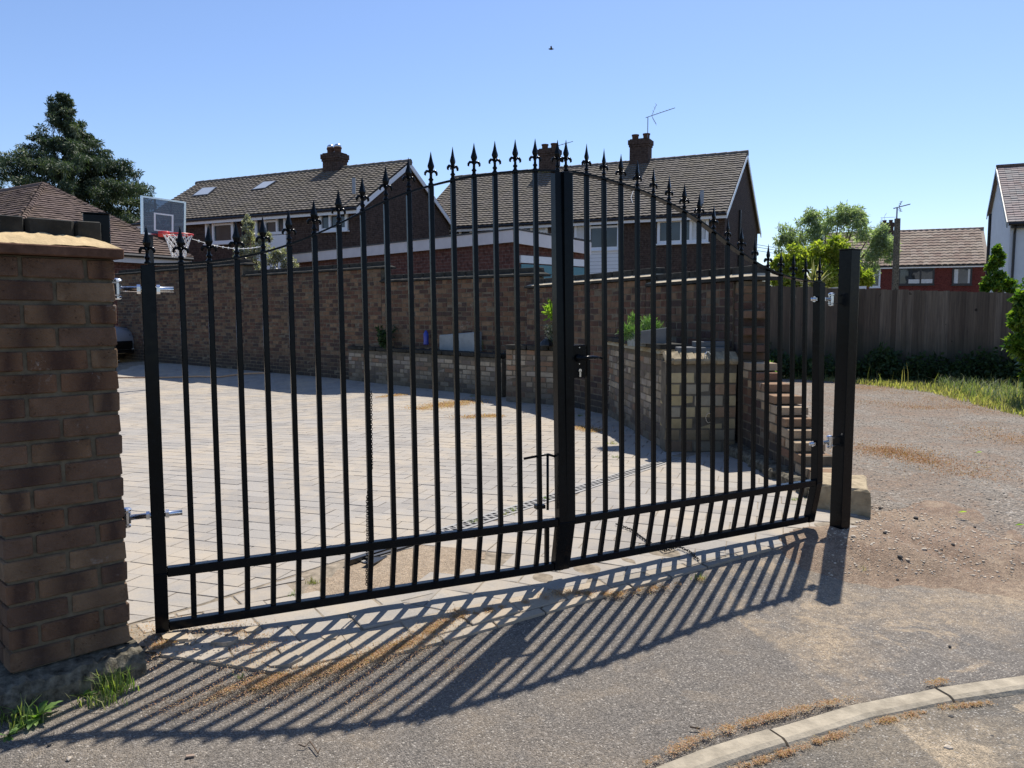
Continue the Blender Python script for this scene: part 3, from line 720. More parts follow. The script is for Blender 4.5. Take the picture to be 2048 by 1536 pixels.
# posts
def post(base, a, ht, z0, lab):
    t = empty('gate_post', (base.x, base.y, z0), a, label=lab, cat='gate post', group='square black steel gate posts')
    b = MB(); b.box((0, 0, (ht-z0)/2), (.082, .082, ht-z0)); b.build('shaft', m_black, t, bevel=.004, seg=2)
    b = MB(); b.box((0, 0, ht-z0+.002), (.092, .092, .005)); b.build('cap', m_black, t, bevel=.001)
    return t
pR = Vector((1.942, 4.600)); topR = at(1683, 499, 4.56).z
post(pR, A2, topR, -.14, 'square black steel gate post standing in rubble at the right of the gates')
pLp = Vector((P0.x, P0.y))-rot2(A1)*.158
topL = at(198, 430, pLp.y).z
post(pLp, A1, topL, -.05, 'square black steel gate post rising behind the brick pillar')

# chains: thing of its own, links joined in one mesh
def chain(pts, lab, rad=.0065, wire=.0018):
    P = [Vector(p) for p in pts]; seg = []; 
    L = [0]
    for a, c in zip(P, P[1:]): L.append(L[-1]+(c-a).length)
    n = max(2, int(L[-1]/(rad*2.1))); b = MB()
    for i in range(n):
        s = L[-1]*(i+.5)/n; k = max(j for j in range(len(L)) if L[j] <= s); k = min(k, len(P)-2)
        p = P[k].lerp(P[k+1], (s-L[k])/(L[k+1]-L[k])); d = (P[k+1]-P[k]).normalized()
        up = Vector((0, 0, 1)) if abs(d.z) < .8 else Vector((1, .3, 0)); a = d.cross(up).normalized(); c = d.cross(a).normalized()
        if i % 2: a, c = c, a
        ring = [p+d*math.cos(q)*rad*1.5+a*math.sin(q)*rad*.75 for q in np.linspace(0, 2*math.pi, 9)]
        b.tube(ring, wire, 4, cap=False)
    return b.build('chain', m_black, label=lab, cat='chain', smooth=True)
def inL(x, y, z): 
    u = rot2(A1); v = Vector((-u.y, u.x)); q = Vector((P0.x, P0.y))+u*x+v*y; return (q.x, q.y, z)
def inR(x, y, z):
    u = rot2(A2); v = Vector((-u.y, u.x)); q = Vector((PRH.x, PRH.y))+u*x+v*y; return (q.x, q.y, z)
sx = S(8)
chain([inL(sx+.014, .014, .93), inL(sx+.012, .012, .78), inL(sx+.010, .004, .62), inL(sx-.013, .010, .48), inL(sx-.013, .016, .31), inL(sx-.012, .035, .2), inL(sx-.012, .045, .10)], 'thin dark chain hanging down a bar of the left gate leaf', .0048, .0014)
cR = [gd(1232, 1047, .012), gd(1262, 1058, .012), gd(1295, 1082, .012), gd(1330, 1100, .012), gd(1358, 1092, .012), gd(1380, 1100, .012), gd(1398, 1112, .012)]
chain([(p.x, p.y, zg(p.x, p.y)+.010) for p in cR], 'thin dark chain lying on the paving below the right gate leaf', .0085, .0022)

# ------------------------------------------------------------------ generic brick wall
def brick_wall(name, a, c, th, z0, z1, mat, label, cat='wall', course=.075, bl=.225, parent=None, limit=300, core=m_mortar2, top=None, piece='brick', alt=None):
    a = Vector(a); c = Vector(c); L = (c-a).length; ang = math.atan2(c.y-a.y, c.x-a.x)
    t = empty(name, (a.x, a.y, 0), ang, label, cat) if parent is None else parent
    o = Matrix.Identity(4)
    if parent is not None:
        bpy.context.view_layer.update(); o = parent.matrix_world.inverted() @ TRS((a.x, a.y, 0), ang)
    b = MB(); lim = (lambda x: z1) if top is None else top
    n = max(1, int(L/.04)) if top else 1
    for i in range(n):
        x0, x1 = L*i/n, L*(i+1)/n; zz = min(lim(x0+1e-4), lim(x1-1e-4))-.01
        if zz > z0: b.hexa([o @ Vector(v) for v in ((x0+.004, .004, z0-.1), (x1-.004 if i == n-1 else x1, .004, z0-.1), (x1-.004 if i == n-1 else x1, th-.004, z0-.1), (x0+.004, th-.004, z0-.1))],
                           [o @ Vector(v) for v in ((x0+.004, .004, zz), (x1-.004 if i == n-1 else x1, .004, zz), (x1-.004 if i == n-1 else x1, th-.004, zz), (x0+.004, th-.004, zz))])
    b.build('mortar_core', core, t)
    its = []; its2 = []; k = 0; z = z0
    while z+course <= (z1 if top is None else 99)+1e-6:
        if k > 60: break
        x = -(bl/2 if k % 2 else 0)+random.uniform(-.01, .01)
        hdr = (k % 5 == 3)
        while x < L:
            l = (bl/2 if hdr else bl)
            x0, x1 = max(x, 0), min(x+l, L)
            if x1-x0 > .04 and lim((x0+x1)/2) >= z+course-.002:
                M = o @ TRS(((x0+x1)/2, th/2+random.uniform(-.004, .004), z+course/2), random.uniform(-.006, .006), (x1-x0-.011, th+random.uniform(0, .006), course-.012))
                (its2 if alt and alt((x0+x1)/2, z+course/2) else its).append(M)
            x += l
        z += course; k += 1
    pieces(t, piece, BOX, its, mat, limit)
    if its2: pieces(t, piece, BOX, its2, m_tooth, limit)
    return t, o, L
def coping(t, o, x0, x1, z, th, n, over=.04, hgt=.075, bright=True):
    """creasing tiles, mortar fillet and brick-on-edge blocks"""
    b = MB(); b.hexa([o @ Vector(v) for v in ((x0, -over, z), (x1, -over, z), (x1, th+over, z), (x0, th+over, z))], [o @ Vector(v) for v in ((x0, -over, z+.03), (x1, -over, z+.03), (x1, th+over, z+.03), (x0, th+over, z+.03))])
    b.build('creasing_course', m_slab, t)
    b = MB(); b.hexa([o @ Vector(v) for v in ((x0+.002, -over+.006, z+.031), (x1-.002, -over+.006, z+.031), (x1-.002, th+over-.006, z+.031), (x0+.002, th+over-.006, z+.031))], [o @ Vector(v) for v in ((x0+.04, .045, z+.062), (x1-.04, .045, z+.062), (x1-.04, th-.045, z+.062), (x0+.04, th-.045, z+.062))])
    b.build('mortar_fillet', m_conc if bright else m_slab, t)
    its = [o @ TRS((x0+.04+(x1-x0-.08)*(i+.5)/n, th/2, z+.055+hgt/2), random.uniform(-.01, .01), ((x1-x0-.08)/n-.012, th-.10, hgt), 0, random.uniform(-.01, .01)) for i in range(n)]
    pieces(t, 'coping_block', [rough_box(.05, 50), rough_box(.05, 51)], its, m_slab)

# back wall in stepping sections, right side wall with a raked end
bw = [((-9.6, 20.9), None), ]
W0, W3 = Vector((-9.9, 21.2)), Vector((.30, 12.0))
wd = (W3-W0).normalized()
def on_wall(px):          # point of the wall line seen in that direction
    k = (px-1024)/F/ (math.cos(PT)); 
    t = (k*W0.y-W0.x)/(wd.x-k*wd.y); return W0+wd*t
secs = [(-60, 492, 526), (492, 765, 531), (765, 1067, 541)]
back = empty('garden_wall', (W0.x, W0.y, 0), math.atan2(wd.y, wd.x), label='long brown brick garden wall stepping down across the back of the driveway', cat='wall')
for i, (xa, xb, ty) in enumerate(secs):
    a = on_wall(xa) if i else W0-wd*1.5; c = on_wall(xb); mid = on_wall((max(xa, 300)+xb)/2)
    top = at((max(xa, 300)+xb)/2, ty, mid.y).z
    n_c = int((top-.14)/.075); course = (top-.14)/n_c
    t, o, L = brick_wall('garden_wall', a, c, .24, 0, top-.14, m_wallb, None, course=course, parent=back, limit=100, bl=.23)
    coping(back, o, -.0, L+.10, top-.14, .24, max(3, int(L/.5)), bright=False)
# section D and E
Dp, Ep, Fp = Vector((.22, 12.05)), Vector((1.50, 8.95)), Vector((2.04, 7.35))
topD = at(1286, 534, Ep.y).z; topE = at(1450, 531, Fp.y).z
sw = empty('garden_wall', (Dp.x, Dp.y, 0), 0, label='brick garden wall running down the right of the driveway behind the right gate leaf', cat='wall')
nD = int((topD-.14)/.075)
t, o, L = brick_wall('', Dp, Ep, .24, 0, topD-.14, m_wallb, None, course=(topD-.14)/nD, parent=sw, limit=120); coping(sw, o, 0, L+.16, topD-.14, .24, 7)
nE = int((topE-.14)/.075)
t, o, L = brick_wall('', Ep, Fp, .24, 0, topE-.14, m_wallb, None, course=(topE-.14)/nE, parent=sw, limit=180); coping(sw, o, .05, L+.30, topE-.14, .25, 5)
# end pier and the raked, toothed stub running towards the right gate post
Gp, Gq = Vector((2.055, 7.50)), Vector((2.13, 5.15))
ck = .0755
def rake(x):
    # x metres from the pier end; outer corners of the steps as seen in the photograph
    if x < .34: return topE-.14
    xs_ = [.34, .62, .80, .98, 1.13, 1.27, 1.42, 1.56, 1.70, 1.84, 2.02, 2.35]
    zs_ = [11, 10, 9, 8, 7, 6, 5, 4, 3, 2, 1, 1]
    for q, zc in zip(xs_[1:], zs_): 
        if x < q: return zc*ck+.001
    return ck
t, o, L = brick_wall('brick_wall_end', Gp, Gq, .225, 0, 0, m_wallb, 'broken-off end of a brick wall stepping down towards the right gate post', course=ck, top=rake, limit=220, bl=.225, alt=lambda x, z: x > .34 and rake(min(x+.26, 2.34)) < z+.05 or x > 1.95)
b = MB(); vs = []
for i in range(9):
    x = i*L/8
    b.box((x, -.05+random.uniform(-.02, .02), .03), (L/8*random.uniform(.7, 1.1), random.uniform(.12, .18), .10), Euler((random.uniform(-.1, .1), random.uniform(-.1, .1), random.uniform(-.2, .2))).to_matrix())
b.build('rubble_footing', m_conc_d, t, bevel=.02)

# planter wall of old buff bricks with a corner and the brighter pier
pl = empty('planter_wall', (-.1, 11.4, 0), 0, label='low raised planter wall of worn buff bricks inside the driveway', cat='planter')
K0, K1 = Vector((-3.1, 15.0)), Vector((-.15, 11.85)); K2, K3 = Vector((-.09, 11.3)), Vector((1.12, 10.5)); K4 = Vector((1.40, 7.35))
topK = .80
t, o, L = brick_wall('', K0, K1, .22, 0, at(850, 706, 13.4).z, m_buff, None, parent=pl, limit=80)
def slabs(o, L, z, th, n, mat=m_slab, h=.06):
    its = [o @ TRS((L*(i+.5)/n, th/2-.01, z+h/2), random.uniform(-.01, .01), (L/n-.012, th+.05, h)) for i in range(n)]; pieces(pl, 'coping_block', [rough_box(.05, 60)], its, mat)
zK0 = at(850, 706, 13.4).z
slabs(o, L, zK0, .22, 9)
zK2 = at(1060, 700, 11.0).z
t, o, L = brick_wall('', K2, K3, .22, 0, zK2, m_buff, None, parent=pl, limit=110); slabs(o, L, zK2, .22, 4, m_slab, .065)
zK4 = at(1300, 702, 7.5).z; 
t, o, L = brick_wall('', K3, K4, .22, 0, zK4-.02, m_buff, None, parent=pl, limit=200)
b = MB(); b.hexa([o @ Vector(v) for v in ((0, -.04, zK4-.02), (L, -.04, zK4-.02), (L, .24, zK4-.02), (0, .24, zK4-.02))], [o @ Vector(v) for v in ((0, .0, zK4+.02), (L, .0, zK4+.02), (L, .2, zK4+.02), (0, .2, zK4+.02))]); b.build('mortar_fillet', m_sandmortar, pl)
slabs(o, L, zK4+.021, .20, 6, m_slab, .05)
b = MB(); b.prism([(-3.1, 15.25), (-.1, 12.0), (0, 11.5), (1.2, 10.7), (1.55, 7.5), (1.95, 7.45), (1.45, 9.0), (.25, 12.0), (-3.0, 15.6)][::1], .1, zK2-.06); b.build('planting_soil', m_soil, pl)
# the pier facing the gate
pierL, pierR = gd(1316, 905), None
pA, pB = Vector((1.385, 7.12)), Vector((2.03, 7.12)); zP = at(1360, 722, 7.12).z
pier = empty('buff_brick_pier', (pA.x, pA.y, 0), 0, label='yellow-buff brick pier at the near end of the planter wall', cat='pier')
t, o, L = brick_wall('', pA, pB, .24, 0, zP, m_pier, None, parent=pier, course=.104, bl=.27, limit=300, core=m_mortar2)
b = MB(); 
for i in range(10):
    x = L*(i+.5)/10; b.box((x, .03, zP+.028+random.uniform(-.006, .006)), (L/10+.02, .16, .06), Euler((.5, random.uniform(-.1, .1), 0)).to_matrix())
b.build('mortar_fillet', m_oldmortar, pier, bevel=.015)
b = MB(); b.box((.36, .16, zP+.085), (.46, .18, .07)); b.build('slate_slab', m_slate, pier, bevel=.006)
b = MB(); b.box((.44, .2, zP+.145), (.30, .12, .05)); b.build('ledge_stone', m_slate, pier, bevel=.005)
for px_, py_, ds in ((1416, 715, .05), (1418, 836, .045)):
    q = at(px_, py_, 7.09); b = MB(); ring = [Vector((math.cos(a)*ds*.6, 0, math.sin(a)*ds)) for a in np.linspace(0, 2*math.pi, 11)]
    b.tube([r_+Vector((q.x-pA.x, -.02, q.z)) for r_ in ring], .005, 5, cap=False); b.tube([(q.x-pA.x, -.03, q.z+ds), (q.x-pA.x, .02, q.z+ds)], .006, 6); b.build('iron_ring', m_zinc, pier)

# stone block behind the right post
b = MB(); bm_pts = [(1.97, 5.02), (2.22, 4.83), (2.40, 5.30), (2.08, 5.46)]
n = 6; vs = []; fs = []
def edge(p, q, k): return [(lerp(p[0], q[0], i/k), lerp(p[1], q[1], i/k)) for i in range(k)]
ring = edge(bm_pts[0], bm_pts[1], 6)+edge(bm_pts[1], bm_pts[2], 5)+edge(bm_pts[2], bm_pts[3], 5)+edge(bm_pts[3], bm_pts[0], 5)
cxy = (2.16, 5.14)
for z, s in ((-.06, 1.04), (.02, 1.03), (.10, 1.0), (.145, .985), (.162, .93), (.166, .5), (.168, .1)):
    for p in ring: vs.append((cxy[0]+(p[0]-cxy[0])*s+random.uniform(-.006, .006), cxy[1]+(p[1]-cxy[1])*s+random.uniform(-.006, .006), z+random.uniform(-.004, .004)))
m_ = len(ring)
for i in range(6):
    for k in range(m_): fs.append((i*m_+k, i*m_+(k+1) % m_, (i+1)*m_+(k+1) % m_, (i+1)*m_+k))
fs.append(tuple(range(6*m_, 7*m_))); b.add(vs, fs, 0.); b.build('stone_block', m_stoneb, label='rough buff stone block on the ground behind the right gate post', cat='stone block')

# ------------------------------------------------------------------ houses
def wave_tile(wt, lt, amp, th, nseg=6):
    """one interlocking tile: x across, y up the slope, z out of the roof"""
    vs = []; fs = []
    for j, (y, o_) in enumerate(((0, th*1.4), (lt, th*.2))):
        for side_ in (0, 1):
            for i in range(nseg+1):
                x = wt*(i/nseg-.5); z = o_+amp*(.5-.5*math.cos(2*math.pi*i/nseg))-(th if side_ else 0)
                vs.append(Vector((x, y, z)))
    n = nseg+1; q = lambda j, s, i: (j*2+s)*n+i
    for i in range(nseg):
        fs.append((q(0, 0, i), q(0, 0, i+1), q(1, 0, i+1), q(1, 0, i)))
        fs.append((q(0, 1, i), q(0, 1, i+1), q(0, 0, i+1), q(0, 0, i)))
    return vs, fs
def roof_tiles(parent, x0, x1, P, dirv, slope_len, pitch, wt, gauge, shape, mat, rzz=0., limit=220, skip=None, trim=None):
    """P: eave origin (local), tiles run along local x (rotated rzz) and climb at the pitch"""
    its = []; nr = int(slope_len/gauge); g = slope_len/nr
    R_ = Euler((0, 0, rzz)).to_matrix().to_4x4() @ Euler((pitch, 0, 0)).to_matrix().to_4x4()
    for r_ in range(nr):
        n = int((x1-x0)/wt); 
        for i in range(n+1):
            x = x0+(i+.5)*wt
            if x > x1+.02: continue
            if trim and not trim(x, r_*g): continue
            if skip and skip(x, r_*g): continue
            its.append(Matrix.Translation(P) @ R_ @ Matrix.Translation((x, r_*g, random.uniform(-.004, .006))) @ Euler((random.uniform(-.01, .01), 0, random.uniform(-.012, .012))).to_matrix().to_4x4())
    pieces(parent, 'tile', [shape], its, mat, limit)
def plane_hit(h, px, py, gable=False):
    """where the line of sight through a photo point meets the front wall of house h -> (local x, z)"""
    Mi = h.matrix_world.inverted(); p0 = Mi @ Vector((0, 0, H)); d = (Mi.to_3x3() @ ray(px, py))
    if gable: t = -p0.x/d.x; q = p0+d*t; return q.y, q.z
    t = -p0.y/d.y; q = p0+d*t; return q.x, q.z
def window(h, rect, splits=(), hbars=(), frame=m_white, curtain=None, opening=True, sill=True, fw=.10, gable=False, name='window'):
    """rect in photo pixels; splits: fractions of vertical bars; hbars: (x-from, x-to, height fraction)"""
    (x0, za), (x1, zb2) = plane_hit(h, rect[0], rect[1]), plane_hit(h, rect[2], rect[3])
    z1 = (plane_hit(h, (rect[0]+rect[2])/2, rect[1])[1]); z0 = (plane_hit(h, (rect[0]+rect[2])/2, rect[3])[1])
    b = MB(); y = -.03; d = .08
    for xx in (x0+fw/2, x1-fw/2): b.box((xx, y, (z0+z1)/2), (fw, d, z1-z0))
    for zz in (z0+fw/2, z1-fw/2): b.box(((x0+x1)/2, y, zz), (x1-x0-2*fw-.004, d-.004, fw))
    for s in splits: b.box((lerp(x0, x1, s), y-.003, (z0+z1)/2), (fw*.9, d, z1-z0-2*fw-.004))
    for a, c, hh in hbars: b.box((lerp(x0, x1, (a+c)/2), y-.006, lerp(z0, z1, hh)), ((x1-x0)*(c-a)-fw, d-.01, fw*.8))
    f = b.build('window_frame' if name == 'window' else name, frame, h)
    b = MB(); b.box(((x0+x1)/2, -.005, (z0+z1)/2), (x1-x0-.02, .012, z1-z0-.02)); b.build('pane', m_glass, f)
    if sill:
        b = MB(); b.box(((x0+x1)/2, -.07, z0-.03), (x1-x0+.1, .14, .05)); b.build('sill', frame, f)
    if curtain:
        b = MB()
        for a, c in curtain:
            xa_, xb_ = lerp(x0, x1, a), lerp(x0, x1, c); n = 8
            for i in range(n): b.box((lerp(xa_, xb_, (i+.5)/n), -.016-.004*(i % 2), (z0+z1)/2), ((xb_-xa_)/n, .006, z1-z0-2*fw))
        b.build('curtain', m_curtain, f)
    return f
def chimney(h, x, y, w_, d_, z0, z1, wall, pots, aerial=None, flash_z=0):
    b = MB(); b.box((x, y, (z0+z1)/2), (w_, d_, z1-z0)); c = b.build('chimney', wall, h)
    b = MB()
    for k, e in enumerate((.03, .06, .06)): b.box((x, y, z1-.28+k*.094), (w_+2*e, d_+2*e, .09))
    b.build('chimney_cap', wall, c)
    for dx, dome in pots:
        b = MB(); b.lathe([(.13, z1-.02), (.14, z1+.16), (.16, z1+.17), (.16, z1+.22), (.12, z1+.225)], (x+dx, y, 0), 12)
        b.build('chimney_pot', m_crease, c)
        if dome:
            b = MB(); b.lathe([(.15, 0), (.14, .08), (.09, .13), (.01, .15)], (x+dx, y, z1+.22), 12); b.build('pot_cowl', m_zinc, c, smooth=True)
    b = MB(); b.hexa([(x-w_/2-.06, y-d_/2-.12, z0+flash_z-.25), (x+w_/2+.06, y-d_/2-.12, z0+flash_z-.25), (x+w_/2+.03, y-d_/2+.01, z0+flash_z-.2), (x-w_/2-.03, y-d_/2+.01, z0+flash_z-.2)],
                     [(x-w_/2-.04, y-d_/2-.03, z0+flash_z+.12), (x+w_/2+.04, y-d_/2-.03, z0+flash_z+.12), (x+w_/2+.03, y-d_/2+.01, z0+flash_z+.14), (x-w_/2-.03, y-d_/2+.01, z0+flash_z+.14)])
    b.build('lead_flashing', m_lead, c)
    return c
def aerial_mesh(b, p, top, dirv, L, vee=True):
    p = Vector(p); q = Vector((p.x, p.y, top)); b.tube([p, q], .018, 6); d = Vector(dirv).normalized(); e = q+d*L
    b.tube([q-d*.1, e], .014, 5); s = Vector((-d.y, d.x, 0)).normalized()
    n = int(L/.13)
    for i in range(2, n): c = q+d*(i*.13); b.tube([c-s*.11+Vector((0, 0, .012)), c+s*.11+Vector((0, 0, .012))], .006, 4)
    vf = min(1, L/1.15)
    if vee:
        for sg in (-1, 1):
            for k in range(3):
                c = q+d*(.22+.06*k)*vf+Vector((0, 0, sg*(.16+.12*k)*vf)); b.tube([c-s*.2*vf, c+s*.2*vf], .006, 4)
            b.tube([q+d*.16*vf, q+d*.36*vf+Vector((0, 0, sg*.40*vf))], .009, 4)
def house(name, x, y, a, W, D, ez, rz, label, wallm, tilem, wt=.225, gauge=.19, amp=.015, verge=.12, eo=.28, white_verge=True, cat='house', limit=300, front_y=0, pz=0):
    h = empty(name, (x, y, pz), a, label, cat); bpy.context.view_layer.update()
    pitch = math.atan2(rz-ez, D/2); b = MB()
    # walls: origin at the right front corner, x runs left (negative) along the front
    pr = [(0, -.3), (D, -.3), (D, ez-.04), (D/2, rz-.06), (0, ez-.04)]
    vs = [(-W, q[0], q[1]) for q in pr]+[(0, q[0], q[1]) for q in pr]; n = 5
    b.add(vs, [tuple(range(n)), tuple(range(2*n-1, n-1, -1))]+[(i, n+i, n+(i+1) % n, (i+1) % n) for i in range(n)], 0.)
    b.build('wall', wallm, h)
    rf = MB(); th = .05; sl = (D/2)/math.cos(pitch)+eo/math.cos(pitch)
    ze = ez-eo*math.tan(pitch)
    for sgn, y0, in ((1, -eo), (-1, D+eo)):
        yr = D/2
        rf.hexa([(-W-verge, y0, ze), (verge, y0, ze), (verge, yr, rz), (-W-verge, yr, rz)][::1], [(-W-verge, y0, ze+th), (verge, y0, ze+th), (verge, yr, rz+th), (-W-verge, yr, rz+th)])
    roof = rf.build('roof', m_felt if False else tilem, h)
    roof_tiles(roof, -W-verge+wt*.5, verge-wt*.5+.03, Vector((0, -eo-.03, ze+th+.006)), None, sl, pitch, wt, gauge, wave_tile(wt, gauge*1.2, amp, .034), tilem, limit=limit)
    b = MB(); n = int((W+2*verge)/.42)
    for i in range(n+1): 
        xx = -W-verge+.2+i*(W+2*verge-.4)/n
        b.tube([(xx-.215, D/2, rz+.045), (xx+.215, D/2, rz+.05)], [.115, .125], 8)
    b.build('ridge_tiles', tilem, roof, kind='stuff')
    b = MB(); b.box((-W/2, -eo+.0, ze-.07), (W+2*verge, .025, .17)); b.build('fascia', m_white, h)
    b = MB(); b.box((-W/2, -eo/2+.01, ze-.10), (W, eo-.05, .02)); b.build('soffit', m_white, h)
    b = MB(); b.tube([(-W-verge, -eo-.06, ze-.0), (verge, -eo-.06, ze-.0)], .055, 8); b.build('gutter', m_gutter, h)
    for xx in (verge-.01, -W-verge+.01):
        for sgn in (1, -1):
            y0 = -eo if sgn > 0 else D+eo
            b = MB(); b.hexa([(xx-.015, y0, ze-.17), (xx+.015, y0, ze-.17), (xx+.015, D/2, rz-.15), (xx-.015, D/2, rz-.15)], [(xx-.015, y0, ze+.02), (xx+.015, y0, ze+.02), (xx+.015, D/2, rz+.04), (xx-.015, D/2, rz+.04)])
            b.build('barge_board', m_white if white_verge else m_gutter, h)
    return h, roof, pitch, ze
def skylight(roof, h, rect, pitch, ze, eo, frame=m_slate):
    # meet the sloping front plane
    Mi = h.matrix_world.inverted(); p0 = Mi @ Vector((0, 0, H)); nrm = Vector((0, -math.sin(pitch), math.cos(pitch))); c0 = Vector((0, -eo, ze+.09)); pts = []
    for px, py in rect:
        d = Mi.to_3x3() @ ray(px, py); t = (c0-p0).dot(nrm)/d.dot(nrm); pts.append(p0+d*t)
    b = MB(); lo = [p for p in pts]; hi = [p+nrm*.06 for p in pts]; b.hexa(lo, hi); o = b.build('skylight', m_gutter, roof)
    c = sum(pts, Vector())/4; b = MB(); b.hexa([c+(p-c)*.86+nrm*.061 for p in pts], [c+(p-c)*.86+nrm*.07 for p in pts]); b.build('pane', m_render if False else m_skyglass, o)
def mk_skyglass():
    m, t, p = mat_base('skylight_glass', .12, .8); p.inputs['Base Color'].default_value = (.35, .37, .38, 1); return m
m_skyglass = mk_skyglass()

h2, roof2, pit2, ze2 = house('brick_house', 7.653, 28.865, -.451, 13.156, 7.385, 5.0, 7.568, 'brown brick semi-detached house with two chimneys, behind the right gate leaf', m_hb, m_tile)
window(h2, (1150, 437, 1240, 500), (.34,), ((.34, 1., .72),), curtain=((.05, .3),))
window(h2, (1316, 424, 1417, 486), (.48, .66), ((0., .48, .72), (.66, 1., .72)), curtain=((.68, .93),))
window(h2, (868, 456, 945, 492), (.35, .7), ((.35, .7, .6),))
window(h2, (1003, 447, 1096, 492), (.33, .66), ((.0, .33, .6), (.66, 1., .6)), curtain=((.7, .95),))
# white boarding below the bay
(xa, z1_), (xb, _) = plane_hit(h2, 1151, 503), plane_hit(h2, 1240, 503); b = MB(); z = z1_; its = []
while z > 0:
    its.append(TRS(((xa+xb)/2, -.05, z-.07), 0, (xb-xa, .03, .132), .05)); z -= .14
pieces(h2, 'white_board', PLAINBOX, its, m_white)
b = MB(); b.box(((xa+xb)/2, -.025, z1_/2), (xb-xa-.01, .05, z1_)); b.build('bay_panel', m_gutter, h2)
for (px, pts_) in (((1074, 1115), ((-.22, 0), (.22, 0))), ((1253, 1302), ((-.24, 0), (.24, 0)))):
    # chimney stacks straddle the ridge
    Mi = h2.matrix_world.inverted(); p0 = Mi @ Vector((0, 0, H)); d = Mi.to_3x3() @ ray((px[0]+px[1])/2, 330); t = (7.385/2-.25-p0.y)/d.y; q = p0+d*t
    topz = at(1, 1, 1).z; Wd = (h2.matrix_world @ q).y; zt = at((px[0]+px[1])/2, 296 if px[0] < 1200 else 277, Wd).z
    c = chimney(h2, q.x, 7.385/2, .80, .55, 6.9, zt, m_hb, pts_, flash_z=.45)
    if px[0] > 1200:
        b = MB(); za_ = at(1298, 234, Wd).z; aerial_mesh(b, (q.x+.32, 7.385/2-.1, zt-.5), za_, (.97, .1, .24), 1.15); b.build('tv_aerial', m_alu, c)
    else:
        b = MB(); aerial_mesh(b, (q.x+.3, 7.385/2+.1, zt-.5), zt+.12, (.95, .2, .22), .75, False); b.build('tv_aerial', m_alu, c)
b = MB(); x_, z_ = plane_hit(h2, 1478, 420, True); b.tube([(.05, x_, 0), (.05, x_, z_)], .045, 6); b.build('downpipe', m_gutter, h2)
b = MB(); b.tube([(-.9, .25, 5.0), (-.9, .25, 5.75)], .07, 8); b.build('vent_pipe', m_lead, h2)
b = MB(); q = h2.matrix_world.inverted()
wp = [(1268, 378, 31.6), (1262, 395, 31.2), (1266, 408, 30.9), (1258, 418, 30.6)]
b.tube([q @ at(*p_) for p_ in wp], .012, 5); b.build('loose_cable', m_net, h2)

h1, roof1, pit1, ze1 = house('brick_house', -5.26, 27.66, -.464, 10.9, 6.0, 5.0, 6.87, 'brown brick house with two skylights in its roof, left of centre behind the wall', m_hb, m_tile, limit=300)
window(h1, (412, 436, 470, 487), (.28,), ((.28, 1., .74),), curtain=((.04, .12), (.88, .97)))
window(h1, (511, 426, 574, 470), (.33, .72), ((.33, .72, .62),), sill=False)
window(h1, (640, 413, 697, 462), (.38, .70), ((.38, .70, .66),))
(xa, z1_), (xb, _) = plane_hit(h1, 512, 473), plane_hit(h1, 574, 473); b = MB(); b.box(((xa+xb)/2, -.03, z1_/2), (xb-xa, .06, z1_)); b.build('bay_panel', m_white, h1)
skylight(roof1, h1, ((384, 395), (417, 392), (436, 376), (406, 378)), pit1, ze1, .28)
skylight(roof1, h1, ((503, 383), (532, 379), (555, 364), (528, 366)), pit1, ze1, .28)
Mi = h1.matrix_world.inverted(); p0 = Mi @ Vector((0, 0, H)); d = Mi.to_3x3() @ ray(662, 340); t = (2.75-p0.y)/d.y; q = p0+d*t
chimney(h1, q.x, 3.0, .78, .55, 6.35, at(662, 305, (h1.matrix_world @ q).y).z, m_hb, ((-.2, 1), (.15, 1)), flash_z=.3)
b = MB(); Mi = h1.matrix_world.inverted(); p_ = Mi @ at(708, 388, 28.2); b.tube([p_, p_+Vector((0, 0, .55))], .06, 8); b.build('vent_pipe', m_lead, h1)
b = MB(); x_, z_ = plane_hit(h1, 487, 432); b.tube([(x_-.35, -.3, 4.85), (x_, -.08, 4.5), (x_, -.06, 0)], .045, 6); b.build('downpipe', m_gutter, h1)

h3, roof3, pit3, ze3 = house('red_brick_house', 34.3, 57.7, -.40, 11, 7.0, 5.0, 7.66, 'red brick house with a sandy tiled roof beyond the wooden fence', m_hb_red, m_tile_r, wt=.40, gauge=.34, amp=.035, limit=250)
window(h3, (1741, 539, 1760, 575), (), ((0., 1., .7),), fw=.12)
window(h3, (1797, 535, 1868, 570), (.62,), (), frame=m_gutter, fw=.12)
window(h3, (1905, 535, 1943, 570), (), (), frame=m_gutter, curtain=((.03, .3), (.8, .97)), fw=.12)
(xa, za), (xb, zb_) = plane_hit(h3, 1817, 559), plane_hit(h3, 1866, 569); b = MB(); b.box(((xa+xb)/2, -.04, (za+zb_)/2), (xb-xa, .03, za-zb_)); b.build('white_blind', m_curtain, h3)
Mi = h3.matrix_world.inverted(); p0 = Mi @ Vector((0, 0, H)); d = Mi.to_3x3() @ ray(1774, 460); t = (3.5-p0.y)/d.y; q = p0+d*t
c = chimney(h3, q.x, 3.5, .9, .8, 7.2, at(1774, 446, (h3.matrix_world @ q).y).z, m_hb, ((-.2, 0), (.25, 0)))
b = MB(); aerial_mesh(b, (q.x-.4, 3.5, 8), at(1763, 435, (h3.matrix_world @ q).y).z, (1, 0, 0), 1.0); b.build('tv_aerial', m_alu, c)

